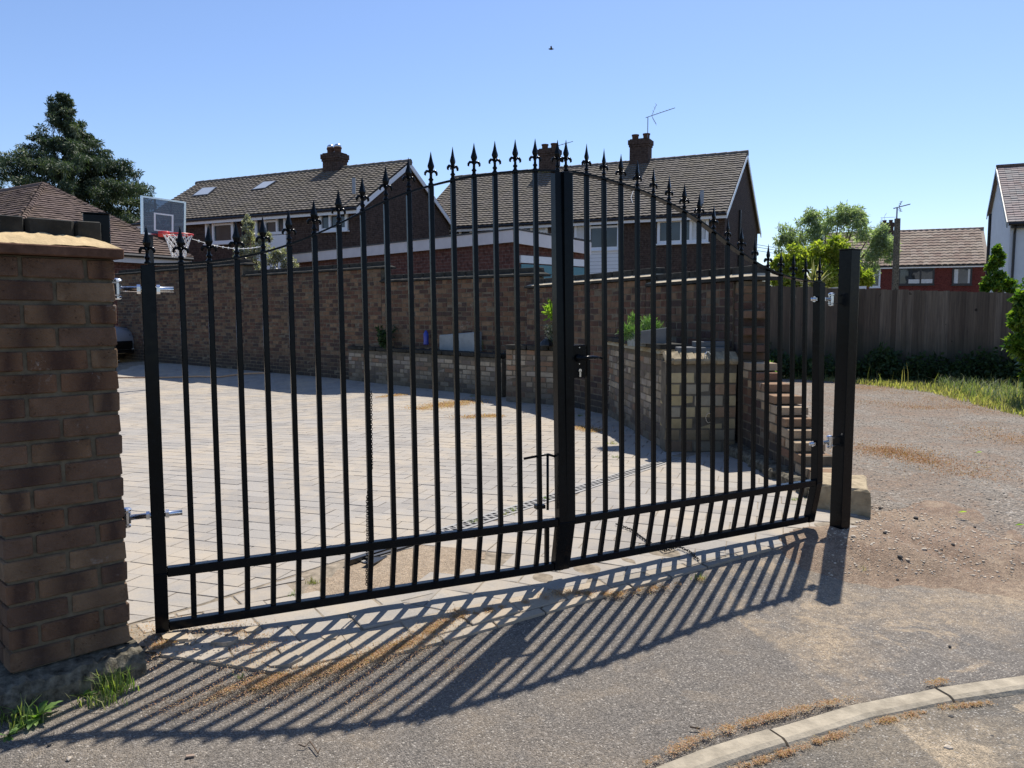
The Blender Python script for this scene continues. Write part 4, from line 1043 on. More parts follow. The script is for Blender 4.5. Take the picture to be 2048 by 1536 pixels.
# white rendered house on the right edge (own profile: long low rear slope)
wh = empty('white_house', (19.8, 31.9, 0), -.43, 'pale rendered house with a slate roof at the right edge', 'house'); bpy.context.view_layer.update()
b = MB(); Wh = 9; pr = [(0, -.3), (6.3, -.3), (6.3, 5.95), (4.0, 7.60), (0, 4.95)]; n = 5
vs = [(0, q[0], q[1]) for q in pr]+[(Wh, q[0], q[1]) for q in pr]
b.add(vs, [tuple(range(n)), tuple(range(2*n-1, n-1, -1))]+[(i, n+i, n+(i+1) % n, (i+1) % n) for i in range(n)], 0.); b.build('wall', m_render, wh)
b = MB(); pw_ = math.atan2(2.65, 4.0)
b.hexa([(-.12, -.25, 4.82), (Wh, -.25, 4.82), (Wh, 4.0, 7.62), (-.12, 4.0, 7.62)], [(-.12, -.25, 4.87), (Wh, -.25, 4.87), (Wh, 4.0, 7.67), (-.12, 4.0, 7.67)])
b.hexa([(-.12, 4.0, 7.62), (Wh, 4.0, 7.62), (Wh, 6.5, 5.85), (-.12, 6.5, 5.85)], [(-.12, 4.0, 7.67), (Wh, 4.0, 7.67), (Wh, 6.5, 5.90), (-.12, 6.5, 5.90)])
rw = b.build('roof', m_tile_w, wh)
roof_tiles(rw, -.1, Wh, Vector((0, -.28, 4.86)), None, 5.05, math.atan2(2.8, 4.25), .24, .20, wave_tile(.235, .235, .002, .022, 1), m_tile_w, limit=200)
b = MB(); b.tube([(-.15, 4.0, 7.70), (Wh, 4.0, 7.70)], .1, 6); b.build('ridge', m_tile_g, rw)
for (ya, za, yb, zb_) in ((-.28, 4.80, 4.0, 7.62), (4.0, 7.62, 6.5, 5.85)):
    b = MB(); b.hexa([(-.16, ya, za-.16), (-.13, ya, za-.16), (-.13, yb, zb_-.16), (-.16, yb, zb_-.16)], [(-.16, ya, za+.07), (-.13, ya, za+.07), (-.13, yb, zb_+.07), (-.16, yb, zb_+.07)]); b.build('barge_board', m_gutter, wh)
b = MB(); b.tube([(-.1, -.33, 4.78), (Wh, -.33, 4.78)], .07, 6); b.box((Wh/2, -.22, 4.72), (Wh, .03, .2)); b.build('gutter', m_gutter, wh)
b = MB(); b.tube([(.15, -.30, 4.7), (.15, -.1, 4.4), (.15, -.08, 0)], .05, 6); b.build('downpipe', m_gutter, wh)
b = MB(); b.tube([(-.06, 6.1, 5.9), (-.06, 6.1, 0)], .07, 6); b.build('downpipe', m_gutter, wh)
b = MB(); b.box((2.9, -.02, 2.05), (5, .08, .22)); b.build('plinth_band', m_gutter, wh)

# flat-roofed garage with white fascia and teal door
ga = Vector((-6.5, 24.2)); gb = Vector((.02, 17.3)); gdv = (gb-ga).normalized(); gnv = Vector((-gdv.y, gdv.x)); LGa = (gb-ga).length
gg = empty('flat_roof_garage', (gb.x, gb.y, 0), math.atan2(gdv.y, gdv.x), 'flat-roofed brick garage with white fascia and teal door, behind the garden wall', 'garage'); bpy.context.view_layer.update()
zt = at(1026, 461, 17.3).z; DG = 2.4
b = MB(); b.hexa([(-LGa, 0, 0), (0, 0, 0), (0, DG, 0), (-LGa, DG, 0)], [(-LGa, 0, zt-.2), (0, 0, zt-.2), (0, DG, zt-.25), (-LGa, DG, zt-.25)]); b.build('wall', m_hb_gar, gg)
b = MB(); b.hexa([(-LGa-.1, -.12, zt-.26), (.12, -.12, zt-.26), (.12, -.09, zt-.26), (-LGa-.1, -.09, zt-.26)], [(-LGa-.1, -.12, zt), (.12, -.12, zt), (.12, -.09, zt), (-LGa-.1, -.09, zt)]); b.build('fascia', m_pink, gg)
b = MB(); b.hexa([(.121, -.09, zt-.28), (.15, -.09, zt-.28), (.15, DG, zt-.40), (.121, DG, zt-.40)], [(.121, -.09, zt), (.15, -.09, zt), (.15, DG, zt-.12), (.121, DG, zt-.12)]); b.build('fascia', m_fascia, gg)
b = MB(); n = 60
b.hexa([(-LGa-.1, -.14, zt+.002), (.16, -.14, zt+.002), (.16, DG, zt-.1), (-LGa-.1, DG, zt-.1)], [(-LGa-.1, -.14, zt+.03), (.16, -.14, zt+.03), (.16, DG, zt-.07), (-LGa-.1, DG, zt-.07)])
for i in range(24): b.tube([(.17, .05+i*.1, zt+.02-.045*i*.1), (-1.5, .05+i*.1, zt+.03-.045*i*.1)], .022, 5)
b.build('corrugated_roof', m_felt, gg)
b = MB(); b.box((.02, DG/2+.1, zt-.60), (.06, DG-.2, .16)); b.build('door_lintel', m_white, gg)
its = [TRS((.03, DG/2+.1, zt-.80-k*.2), 0, (.03, DG-.25, .185)) for k in range(9)]
pieces(gg, 'teal_board', CRISP, its, m_teal)

# tiled hipped garage at the left
ap = at(88, 372, 26.6); ezl = 3.05
er = at(382, 521, 26.2); er.z = ezl; en = at(15, 500, 21.5); en.z = ezl; 
lg = empty('tiled_garage', (en.x, en.y, 0), 0, 'low garage with a hipped brown clay tile roof at the left edge', 'garage')
ed = Vector((er.x-en.x, er.y-en.y)); le = ed.length; ed.normalize(); ea = math.atan2(ed.y, ed.x)
lg.rotation_euler = (0, 0, ea); bpy.context.view_layer.update(); Ml = lg.matrix_world.inverted(); apl = Ml @ ap
# hip end face: from x=0..le at y=0 up to apl ; left face: x=0 plane going back
LB = 9.
rg = MB(); A_ = (0, 0, ezl); B_ = (le, 0, ezl); C_ = tuple(apl); Dd = (apl.x, LB, apl.z); E_ = (0, LB, ezl); F_ = (le, LB, ezl)
rg.add([A_, B_, C_, Dd, E_, F_], [(0, 1, 2), (0, 2, 3, 4), (1, 5, 3, 2), (0, 4, 5, 1)], 0.); rl = rg.build('roof', m_tile_g, lg)
b = MB(); b.hexa([(.2, .2, -.1), (le-.2, .2, -.1), (le-.2, LB, -.1), (.2, LB, -.1)], [(.2, .2, ezl-.05), (le-.2, .2, ezl-.05), (le-.2, LB, ezl-.05), (.2, LB, ezl-.05)]); b.build('wall', m_hb_gar, lg)
b = MB(); b.box((le/2, -.02, ezl-.14), (le, .03, .20)); b.build('fascia', m_fascia, lg); b = MB(); b.tube([(0, -.1, ezl-.02), (le, -.1, ezl-.02)], .06, 6); b.build('gutter', m_gutter, lg)
p1 = math.atan2(apl.z-ezl, apl.y); s1 = apl.y/math.cos(p1); g1 = .165
sh1 = wave_tile(.2, .2, .006, .03, 2)
roof_tiles(rl, .05, le-.05, Vector((0, -.05, ezl+.03)), None, s1-.05, p1, .2, g1, sh1, m_tile_g, limit=300, trim=lambda x, s: apl.x*s/s1 < x+.05 < le-(le-apl.x)*s/s1+.12)
p2 = math.atan2(apl.z-ezl, apl.x); s2 = apl.x/math.cos(p2)
roof_tiles(rl, -LB, 0, Vector((-.05, 0, ezl+.03)), None, s2-.05, p2, .2, g1, sh1, m_tile_g, rzz=-math.pi/2, limit=60, trim=lambda x, s: -x > apl.y*s/s2-.05)
b = MB()
for q_, r_ in ((A_, C_), (B_, C_)):
    q_, r_ = Vector(q_), Vector(r_); n = int((r_-q_).length/.2)
    for i in range(n): 
        c0 = q_.lerp(r_, i/n); c1 = q_.lerp(r_, (i+1.15)/n); b.tube([c0+Vector((0, 0, .055)), c1+Vector((0, 0, .03))], [.10, .08], 7)
b.tube([Vector(C_)+Vector((0, 0, .03)), Vector(Dd)+Vector((0, 0, .03))], .11, 8); b.build('hip_tiles', m_tile_g, rl, kind='stuff')

# ------------------------------------------------------------------ fence
fence = empty('wooden_fence', (0, 0, 0), 0, 'dark weathered close-boarded wooden fence across the far side of the lane', 'fence')
fp = [(1440, 568, 16.5), (1520, 571, 16.2), (1700, 577, 15.6), (1902, 583, 14.7), (2035, 587, 13.9), (2300, 597, 12.6)]
its = []; xsf = [p[0] for p in fp]
P_ = [at(*p) for p in fp]; cum = [0]
for p, q in zip(P_, P_[1:]): cum.append(cum[-1]+math.hypot(q.x-p.x, q.y-p.y))
k = 0; s = 0
while s < cum[-1]:
    j = max(i for i in range(len(cum)-1) if cum[i] <= s); tt = (s-cum[j])/(cum[j+1]-cum[j]); p = P_[j].lerp(P_[j+1], tt); a = math.atan2(P_[j+1].y-P_[j].y, P_[j+1].x-P_[j].x)
    w_ = random.uniform(.095, .11); hh = p.z-.0+random.uniform(-.012, .008)+(.0)
    its.append(TRS((p.x, p.y-.004*(k % 2), hh/2), a+.05, (w_, .018, hh), 0, random.uniform(-.004, .004))); s += w_-.006; k += 1
pieces(fence, 'board', CRISP, its, m_wood)
for px, py, Y in ((1706, 579, 15.5), (1500, 571, 16.2), (2060, 588, 13.6)):
    p = at(px, py, Y); b = MB(); b.box((p.x, p.y-.06, p.z/2), (.10, .09, p.z)); b.build('concrete_post', m_conc_d if px != 1706 else m_trough, fence, bevel=.01)
b = MB()
for zf_ in (.35, 1.35):
    for p, q in zip(P_, P_[1:]): b.tube([(p.x, p.y+.05, zf_), (q.x, q.y+.05, zf_)], .035, 4)
b.build('rail', m_wood, fence)
pp = at(1795, 437, 20.5); b = MB(); b.hexa([(pp.x-.075+.03, pp.y-.06, 0), (pp.x+.075+.03, pp.y-.06, 0), (pp.x+.075+.03, pp.y+.06, 0), (pp.x-.075+.03, pp.y+.06, 0)], [(pp.x-.055, pp.y-.05, pp.z), (pp.x+.055, pp.y-.05, pp.z), (pp.x+.055, pp.y+.05, pp.z), (pp.x-.055, pp.y+.05, pp.z)])
up = b.build('utility_pole', m_conc_d, label='slim grey concrete pole with a TV aerial on top, behind the fence', cat='pole')
b = MB(); aerial_mesh(b, (pp.x-.02, pp.y, pp.z-.3), at(1789, 415, 20.5).z, (.96, .1, .25), .36); b.build('tv_aerial', m_alu, up)
b = MB(); a = at(1676, 574, 19); c = at(1733, 572, 18); b.hexa([(a.x, a.y, a.z-.09), (c.x, c.y, c.z-.09), (c.x+.3, c.y+2.5, c.z-.09), (a.x, a.y+2.5, a.z-.09)], [(a.x, a.y, a.z), (c.x, c.y, c.z), (c.x+.3, c.y+2.5, c.z), (a.x, a.y+2.5, a.z)])
b.hexa([(a.x+.1, a.y+.1, 0), (c.x-.1, c.y+.1, 0), (c.x, c.y+2.3, 0), (a.x+.1, a.y+2.3, 0)], [(a.x+.1, a.y+.1, a.z-.1), (c.x-.1, c.y+.1, c.z-.1), (c.x, c.y+2.3, c.z-.1), (a.x+.1, a.y+2.3, a.z-.1)]); b.build('garden_shed', m_white, label='flat white shed roof just showing above the wooden fence', cat='shed')
for k, (y0, y1) in enumerate(((486, 490), (491, 494), (498, 500))):
    b = MB(); p, q = at(1495, y0, 38), at(1800, y1+6, 60); pts = [p.lerp(q, i/8)-Vector((0, 0, .5*math.sin(math.pi*i/8))) for i in range(9)]; b.tube(pts, .012, 4)
    b.build('overhead_wire', m_gutter, label=('uppermost', 'middle', 'lowest')[k]+' of three thin overhead wires right of the brick gable', cat='wire', group='overhead wires by the gable')

# ------------------------------------------------------------------ foliage generators
def leaves(name, centers, radii, per, lw, ll, mat, parent=None, droop=.3, up=.2, seed=0, flat=False, shell=.55, clump=0., **k):
    """leaf cards in clumps: centers (n,3), radii (n,) or (n,3)"""
    r = np.random.default_rng(seed); C = np.repeat(np.asarray(centers, float), per, 0); n = len(C)
    R = np.asarray(radii, float); R = np.repeat(R if R.ndim == 2 else np.stack([R]*3, 1), per, 0)
    d = r.normal(size=(n, 3)); d /= np.linalg.norm(d, axis=1)[:, None]; rad = (shell+(1-shell)*r.random(n))[:, None]*(r.random(n)[:, None]**.25)
    P = C+d*R*rad; ax = d*.8+r.normal(size=(n, 3))*.7; ax[:, 2] += up-droop*2*r.random(n); ax /= np.linalg.norm(ax, axis=1)[:, None]
    nn = r.normal(size=(n, 3)); s = np.cross(ax, nn); s /= np.linalg.norm(s, axis=1)[:, None]+1e-9; nv = np.cross(ax, s)
    L = ll*(.6+.8*r.random(n))[:, None]; Wd = lw*(.6+.8*r.random(n))[:, None]
    V = np.stack([P, P+ax*L*.5+s*Wd*.5+nv*L*.06, P+ax*L-nv*L*.05, P+ax*L*.5-s*Wd*.5+nv*L*.06], 1).reshape(-1, 3)
    Fq = np.arange(n*4).reshape(n, 4); Rn = r.random(n)*(1-clump)+clump*np.repeat(r.random(n//per), per); return link_mesh(name, raw_mesh(name, V, Fq, mat, Rn), parent, **k)
def blades(name, pts, hmin, hmax, wd, mat, parent=None, lean=.5, seed=0, **k):
    r = np.random.default_rng(seed); P = np.asarray(pts, float); n = len(P); h = hmin+(hmax-hmin)*r.random(n)**1.4; a = r.random(n)*6.283
    dx = np.stack([np.cos(a), np.sin(a), np.zeros(n)], 1); sx_ = np.stack([-np.sin(a), np.cos(a), np.zeros(n)], 1)
    ln_ = (lean*(.2+r.random(n)))[:, None]; hz = np.array([0, 0, 1.]); hh = h[:, None]; w_ = (wd*(.6+.8*r.random(n)))[:, None]
    p1 = P+hz*hh*.55+dx*hh*ln_*.25; p2 = P+hz*hh*.95*(1-.3*ln_)+dx*hh*ln_*.85
    V = np.stack([P-sx_*w_/2, P+sx_*w_/2, p1+sx_*w_*.4, p1-sx_*w_*.4, p2+sx_*w_*.06, p2-sx_*w_*.06], 1).reshape(-1, 3); b0 = np.arange(n)*6
    Fq = np.concatenate([np.stack([b0, b0+1, b0+2, b0+3], 1), np.stack([b0+3, b0+2, b0+4, b0+5], 1)]); R = r.random(n)
    return link_mesh(name, raw_mesh(name, V, Fq, mat, np.concatenate([R, R])), parent, **k)
def trunk(t, pts, rad, mat=m_bark, branches=(), name='trunk'):
    b = MB(); b.tube(pts, rad, 8)
    for p, r_ in branches: b.tube(p, r_, 6)
    return b.build(name, mat, t, smooth=True)

# conifer
def conifer():
    Y = 38.; base = at(140, 620, Y); t = empty('conifer_tree', (base.x, Y, 0), 0, 'tall dark green conifer with drooping sprays at the upper left', 'tree')
    s = Y/F; r = np.random.default_rng(5); C = []; R = []
    outline = [(185, 3), (215, 12), (250, 32), (285, 52), (320, 92), (345, 120), (380, 150), (420, 158), (480, 170), (560, 180)]
    yy = np.array([o[0] for o in outline]); rr = np.array([o[1] for o in outline])
    zt_ = at(148, 185, Y).z
    trunk(t, [(0, 0, 0), (.05, 0, 4), (.25, 0, 8), (.3, 0, zt_-.5)], [.35, .28, .12, .03])
    for i in range(170):
        py = 200+(600-200)*((i+r.random())/170)**.85; rad = np.interp(py, yy, rr)*s*(.82+.36*r.random()); a = r.random()*6.283; z = H+(628-py)*s
        n_ = max(3, int(rad/.28)); up_ = .35*rad
        for j in range(n_):
            f = .22+.78*(j+.6)/n_; q = rad*f; zz = z+up_*f*1.3-.95*up_*f*f-.10*rad; w_ = r.normal()*.10
            C.append((q*math.cos(a+w_)+8*s*(1-(py-185)/400), q*math.sin(a+w_), zz)); R.append(min(.42, .10+.12*rad)*(.75+.4*r.random())*(1.1-.35*f))
    for k_, (dx_, dz_) in enumerate(((.33, .05), (.31, .3), (.36, .6), (.25, .9), (-.42, .15), (-.45, .45), (-.36, .8), (-.1, .9), (-.9, 1.5), (-.95, 1.8), (.75, 1.7), (.05, 1.3), (-.3, 1.3), (.4, 1.4))):
        C.append((dx_, 0, zt_-.1-dz_)); R.append(.09+.05*min(4, dz_*3))
    C = np.array(C); R = np.array(R)
    leaves('crown', C, np.stack([R, R, R*.6], 1), 95, .05, .15, m_conifer, t, droop=.6, up=-.1, seed=6, shell=.7, clump=.75)
    m_ = r.random(len(C)) < .55; tip = C[m_]; Rt = R[m_]
    leaves('hanging_sprays', tip+np.array([0, 0, -.22]), np.stack([Rt*.75, Rt*.75, Rt*1.1], 1), 45, .035, .20, m_conifer, t, droop=1.2, up=-.5, seed=8, shell=.3, kind='stuff', clump=.75)
conifer()
def bushy_tree(name, px, py, Y, blobs, mat, label, lw, ll, per, seed, trunk_r=.12, droop=.3, sub=9, cat='tree', br=.42, bz=0):
    c = at(px, py, Y); t = empty(name, (c.x, Y, bz), 0, label, cat); r = np.random.default_rng(seed); s = Y/F; C = []; R = []; brs = []
    for bx, by, rad in blobs:
        q = at(bx, by, Y); dx = q.x-c.x; dz = q.z-bz; rm = rad*s
        brs.append(([(0, 0, max(.3, dz*.35)), (dx*.5, r.normal()*.2, dz*.7), (dx, 0, dz)], [trunk_r*.5, trunk_r*.3, trunk_r*.08]))
        for i in range(sub):
            d = r.normal(size=3); d /= np.linalg.norm(d); f = r.random()**.4; C.append((dx+d[0]*rm*f, d[1]*rm*f, dz+d[2]*rm*f)); R.append(rm*br*(.6+.7*r.random()))
    trunk(t, [(0, 0, -.1), (.03, 0, max(.4, (c.z-bz)*.5))], [trunk_r, trunk_r*.6], branches=brs)
    leaves('crown', C, R, per, lw, ll, mat, t, droop=droop, seed=seed+1, shell=.35); return t
bushy_tree('willow_tree', 1660, 560, 34, [(1600, 470, 38), (1650, 455, 40), (1700, 450, 36), (1575, 480, 28), (1740, 470, 30), (1680, 430, 22), (1620, 440, 24), (1770, 500, 26), (1735, 520, 30), (1590, 520, 30), (1660, 510, 45), (1715, 432, 16), (1760, 470, 18)], m_willow, 'airy grey-green willow tree behind the yellow-green shrub', .042, .17, 75, 11, .16, .9, sub=19, br=.38)
bushy_tree('yellow_green_tree', 1640, 600, 27, [(1590, 520, 28), (1560, 530, 16), (1625, 510, 24), (1665, 505, 26), (1690, 520, 30), (1710, 550, 26), (1600, 555, 30), (1650, 560, 36), (1730, 560, 14), (1570, 560, 22)], m_yshrub, 'yellow-green leafy shrub tree above the fence, beside the spiky palm-like plant', .07, .13, 120, 13, .1, .35, sub=14, br=.40)
bushy_tree('olive_shrub', 525, 560, 23, [(500, 470, 20), (520, 500, 24), (545, 520, 24), (505, 520, 26), (497, 445, 12), (560, 505, 16), (580, 535, 16), (480, 510, 10), (530, 470, 12)], m_olive, 'silvery olive-coloured shrub above the garden wall, in front of the house with skylights', .035, .08, 85, 17, .06, .2, sub=11, br=.35)
bushy_tree('climbing_ivy', 1992, 575, 22, [(1993, 520, 12), (1992, 545, 17), (1985, 568, 18), (2008, 570, 16), (1996, 500, 7), (1970, 575, 8), (2022, 580, 10)], m_laurel, 'bright green climbing plant above the fence, against the pale rendered house', .07, .09, 90, 19, .04, .3, sub=10, br=.4, cat='climber')
bushy_tree('laurel_bush', 2075, 700, 11.0, [(2060, 620, 38), (2080, 660, 50), (2065, 700, 40), (2045, 640, 20), (2095, 600, 45), (2040, 690, 18), (2080, 740, 40), (2110, 690, 60)], m_laurel, 'glossy dark green leafy bush at the right edge beside the lane', .05, .085, 120, 23, .05, .3, sub=11, br=.4, cat='bush')
# spiky cordyline
q = at(1628, 600, 19); t = empty('cordyline', (q.x, 19, 0), 0, 'spiky palm-like plant with long striped leaves above the fence', 'plant'); b = MB()
zc0 = at(1628, 568, 19).z; b.tube([(0, 0, 0), (.02, 0, zc0-.2)], [.09, .07], 8); b.build('trunk', m_bark, t); b = MB()
for i in range(90):
    a = random.random()*6.28; el = random.uniform(.15, 1.45); L_ = random.uniform(.5, .85)
    d0 = Vector((math.cos(a)*math.cos(el), math.sin(a)*math.cos(el), math.sin(el))); sd_ = Vector((-math.sin(a), math.cos(a), 0)); p = Vector((0, 0, zc0-.15)); vs = []
    for k_ in range(6):
        f = k_/5; q_ = p+d0*L_*f+Vector((0, 0, -.55*L_*f*f*math.cos(el))); wd_ = .028*(1-f**2)+.002; vs += [q_-sd_*wd_, q_+sd_*wd_]
    b.add(vs, [(2*k_, 2*k_+1, 2*k_+3, 2*k_+2) for k_ in range(5)])
b.build('leaves', m_cord, t)

# grass and weeds
def scatter(n, poly, z=0, seed=0):
    r = np.random.default_rng(seed); xs_ = [p[0] for p in poly]; ys_ = [p[1] for p in poly]; out = []
    while len(out) < n:
        x, y = r.uniform(min(xs_), max(xs_)), r.uniform(min(ys_), max(ys_))
        if inpoly((x, y), poly): out.append((x, y, zg(x, y)-.02*(y > 6)+z))
    return out
G2 = lambda *p: [tuple(gd(*q)[:2]) for q in p]
vp = G2((1530, 753), (1700, 764), (1860, 783), (1960, 810), (2060, 838), (2150, 850), (2150, 775), (2020, 765), (1880, 757), (1700, 751))
blades('verge_grass', scatter(13000, vp, seed=31), .03, .13, .012, m_drygrass, lean=.6, seed=32, label='dry yellowing grass verge along the foot of the wooden fence', kind='stuff')
vp2 = G2((1870, 775), (1960, 800), (2050, 825), (2140, 830), (2140, 770), (2020, 765), (1900, 758))
blades('tall_grass', scatter(3200, vp2, seed=33), .08, .32, .010, m_mixgrass, lean=.9, seed=34, label='tall green grass beside the bush at the right of the lane', kind='stuff')
vp3 = G2((1500, 748), (1760, 757), (1990, 772), (1990, 757), (1760, 747), (1500, 740))
fw_ = []
for i in range(190):
    tt = random.random()*(len(P_)-1); j = int(tt); p = P_[j].lerp(P_[j+1], tt-j); fw_.append((p.x, p.y-random.uniform(.1, .55), random.uniform(-.05, .12)+random.random()**3*.42))
leaves('fence_weeds', fw_, np.full(190, .22), 70, .05, .08, m_darkweed, seed=36, label='dark shaded weeds growing along the bottom of the fence', kind='stuff')
st = []; 
for p in scatter(90, vp, seed=37): st.append(p)
blades('seeding_grass', st, .25, .5, .008, m_drygrass, lean=.35, seed=38, label='tall seeding grass stems standing in the verge', kind='stuff')
def weed(px, py, hgt, seed, lab, n=46, mat=m_weed, lw=.03, ll=.05):
    p = gd(px, py); t = empty('weed', (p.x, p.y, zg(p.x, p.y)-.01), 0, lab, 'weed'); b = MB(); r = random.Random(seed); C = []
    for i in range(4):
        q = Vector((r.uniform(-.06, .06), r.uniform(-.06, .06), hgt*r.uniform(.6, 1))); b.tube([(0, 0, 0), q*.5+Vector((0, 0, .02)), q], [.004, .003, .0015], 5)
        for f in (.4, .6, .8, 1.): C.append(q*f)
    b.build('stem', m_stem, t); leaves('foliage', C, np.full(len(C), .045), n//4, lw, ll, mat, t, seed=seed)
weed(1548, 770, .42, 1, 'leafy green weed standing at the far side of the raked brick wall end')
# foreground weeds by the footing
def rosette(px, py, n, L_, seed, lab, zz=.0):
    p = gd(px, py, zz); t = empty('weed', (p.x, p.y, zg(p.x, p.y)-.012+zz), 0, lab, 'weed'); b = MB(); r = random.Random(seed)
    for i in range(n):
        a = r.random()*6.28; el = r.uniform(.15, .9); l_ = L_*r.uniform(.6, 1.15); d0 = Vector((math.cos(a)*math.cos(el), math.sin(a)*math.cos(el), math.sin(el))); s_ = Vector((-math.sin(a), math.cos(a), 0)); vs = []; m_ = 8
        for k_ in range(m_+1):
            f = k_/m_; q_ = d0*l_*f+Vector((0, 0, -.35*l_*f*f)); w_ = l_*.16*math.sin(math.pi*min(1, f*.92+.06))*(1. if k_ % 2 else .62); vs += [q_-s_*w_+Vector((0, 0, w_*.3)), q_, q_+s_*w_+Vector((0, 0, w_*.3))]
        b.add(vs, [(3*k_, 3*k_+1, 3*k_+4, 3*k_+3) for k_ in range(m_)]+[(3*k_+1, 3*k_+2, 3*k_+5, 3*k_+4) for k_ in range(m_)])
    b.build('leaves', m_weed, t); return t
rosette(72, 1430, 24, .095, 3, 'dandelion-like weed with broad toothed leaves at the lower left corner')
rosette(15, 1465, 9, .055, 4, 'small weed at the very bottom left, left of the dandelion-like weed')
rosette(168, 1385, 18, .05, 5, 'small round-leaved weed below the pillar footing')
def tuft(px, py, n, rad, h0, h1, seed, lab, mat=m_grass, wd=.0035):
    p = gd(px, py); r = np.random.default_rng(seed); q = [(p.x+r.normal()*rad, p.y+r.normal()*rad*.7, zg(p.x, p.y)-.01) for _ in range(n)]
    return blades('grass_tuft', q, h0, h1, wd, mat, seed=seed, lean=.8, label=lab, cat='grass tuft')
tuft(232, 1375, 170, .03, .03, .10, 41, 'green grass tuft growing against the pillar footing')
tuft(205, 1400, 90, .04, .02, .07, 42, 'lower grass tuft just left of the footing tuft')
tuft(40, 1440, 70, .03, .03, .10, 43, 'thin grass tuft behind the dandelion-like weed')
tuft(480, 1352, 26, .01, .01, .03, 44, 'tiny green tuft in the orange seeds below the left gate leaf', wd=.002)
gt = [(1092, 998, 'beside the drop bolt'), (1030, 1022, 'on the drain, left of the drop bolt'), (1010, 1030, 'on the drain, nearest its middle'), (945, 1045, 'on the drain below the fifth bar from the middle'), (1232, 915, 'at the edge of the wall shadow'), (1225, 888, 'in the edge of the shadow, farther up'), (1160, 832, 'behind the lock, far end of the paving'), (945, 793, 'at the shadow edge left of the middle'), (625, 1165, 'at the broken end of the drain'), (590, 1190, 'in the gap beside the missing block'), (1695, 1125, 'in the soil right of the post shadow'), (1720, 1140, 'in the soil, right-hand one of two'), (1590, 1000, 'by the rubble behind the right gate corner'), (1400, 1155, 'on the seam of paving and asphalt, below the right leaf')]
for i, (x_, y_, d_) in enumerate(gt): tuft(x_, y_, 60 if i not in (10, 11) else 40, .022 if y_ < 1100 else .015, .01, .045 if y_ > 900 else .07, 50+i, 'small grass tuft '+d_, m_drygrass if i % 3 == 2 else m_grass, .003)

# ------------------------------------------------------------------ dry orange seeds, chips and stones
def litter(name, centers, n, size, mat, seed, lab, zoff=.002, spread=None):
    r = np.random.default_rng(seed); idx = r.integers(0, len(centers), n); C = np.array([c[:2] for c in centers])[idx]; S_ = np.array([c[2] for c in centers])[idx]
    P = C+r.normal(size=(n, 2))*S_[:, None]; z = np.array([zg(x, y) for x, y in P])+zoff+r.random(n)*.004
    z = z-np.where([y < kerby(x)-.03 for x, y in P], .015, 0.); a = r.random(n)*6.283; tl = r.normal(size=n)*.5; l_ = size*(.5+r.random(n)); w_ = l_*.45
    dx = np.stack([np.cos(a)*np.cos(tl), np.sin(a)*np.cos(tl), np.sin(tl)], 1)*l_[:, None]; sx_ = np.stack([-np.sin(a), np.cos(a), r.normal(size=n)*.4], 1)*w_[:, None]; P3 = np.stack([P[:, 0], P[:, 1], z+np.abs(np.sin(tl))*l_*.4], 1)
    V = np.stack([P3-dx/2, P3-sx_/2+[0, 0, .0008], P3+dx/2, P3+sx_/2+[0, 0, .0008]], 1).reshape(-1, 3)
    return link_mesh(name, raw_mesh(name, V, np.arange(n*4).reshape(n, 4), mat, r.random(n)), label=lab, kind='stuff')
def line(pts, n, s0, s1=None, jitter=0):
    P = [gd(*p) for p in pts]; out = []; r = random.Random(len(pts)*7+n)
    for i in range(n):
        f = r.random()*(len(P)-1); k_ = int(f); q_ = P[k_].lerp(P[min(k_+1, len(P)-1)], f-k_); out.append((q_.x, q_.y, s0*r.uniform(.4, 1.3)))
    return out
c1 = line([(420, 1385), (500, 1370), (570, 1356), (650, 1340), (720, 1322), (780, 1300), (840, 1275), (880, 1250), (930, 1225)], 90, .027)+line([(900, 1240), (1050, 1205), (1130, 1185), (1230, 1190), (1330, 1175), (1440, 1150)], 34, .016)+line([(280, 1300), (330, 1290), (370, 1270)], 12, .012)
litter('dry_seeds', c1, 19000, .0058, m_seed, 61, 'drift of dry orange seeds along the front edge of the paving')
c2 = line([(300, 1420), (420, 1400), (560, 1380), (760, 1330), (900, 1270)], 60, .06)+line([(650, 1290), (950, 1330), (700, 1400)], 30, .09)
litter('scattered_seeds', c2, 8000, .0045, m_seed, 62, 'thin scatter of dry seeds over the asphalt')
c3 = line([(1290, 1530), (1400, 1475), (1510, 1442), (1600, 1420), (1700, 1398)], 60, .014)+line([(1440, 1540), (1560, 1502), (1640, 1474), (1760, 1437), (1890, 1408), (1990, 1398)], 60, .010)+line([(1850, 1370), (1890, 1362)], 6, .01)
litter('kerb_seeds', c3, 9000, .0055, m_seed, 63, 'dry orange seeds lying on both sides of the kerb')
c4 = line([(842, 818), (890, 810), (945, 802)], 26, .16)+line([(925, 835), (990, 832)], 8, .10)+line([(1160, 855), (1190, 862)], 8, .08)+line([(760, 795), (800, 790)], 6, .08)
litter('driveway_seeds', c4, 12000, .016, m_seed, 64, 'orange seed drifts on the sunlit paving near the planter wall')
c5 = line([(1700, 770), (1850, 790), (2048, 850)], 20, .25)+line([(1720, 895), (1780, 900), (1860, 925)], 12, .18)+line([(1720, 800), (1850, 815)], 8, .3)+line([(1750, 890), (1850, 915), (1960, 950)], 14, .3)+line([(1950, 850), (2040, 880)], 8, .3)
litter('lane_litter', c5, 15000, .014, M_leaf('russet_litter', [(.26, .11, .05), (.34, .16, .07), (.42, .28, .14)], .2, .8), 65, 'russet leaf litter on the gravel lane', -.01)
m_stone = M_plain('loose_stone', (.31, .27, .22), .9, .2, .5, 30, .6)
m_chip = M_plain('pale_chip', (.52, .44, .34), .9, .2, .25, 40, .4)
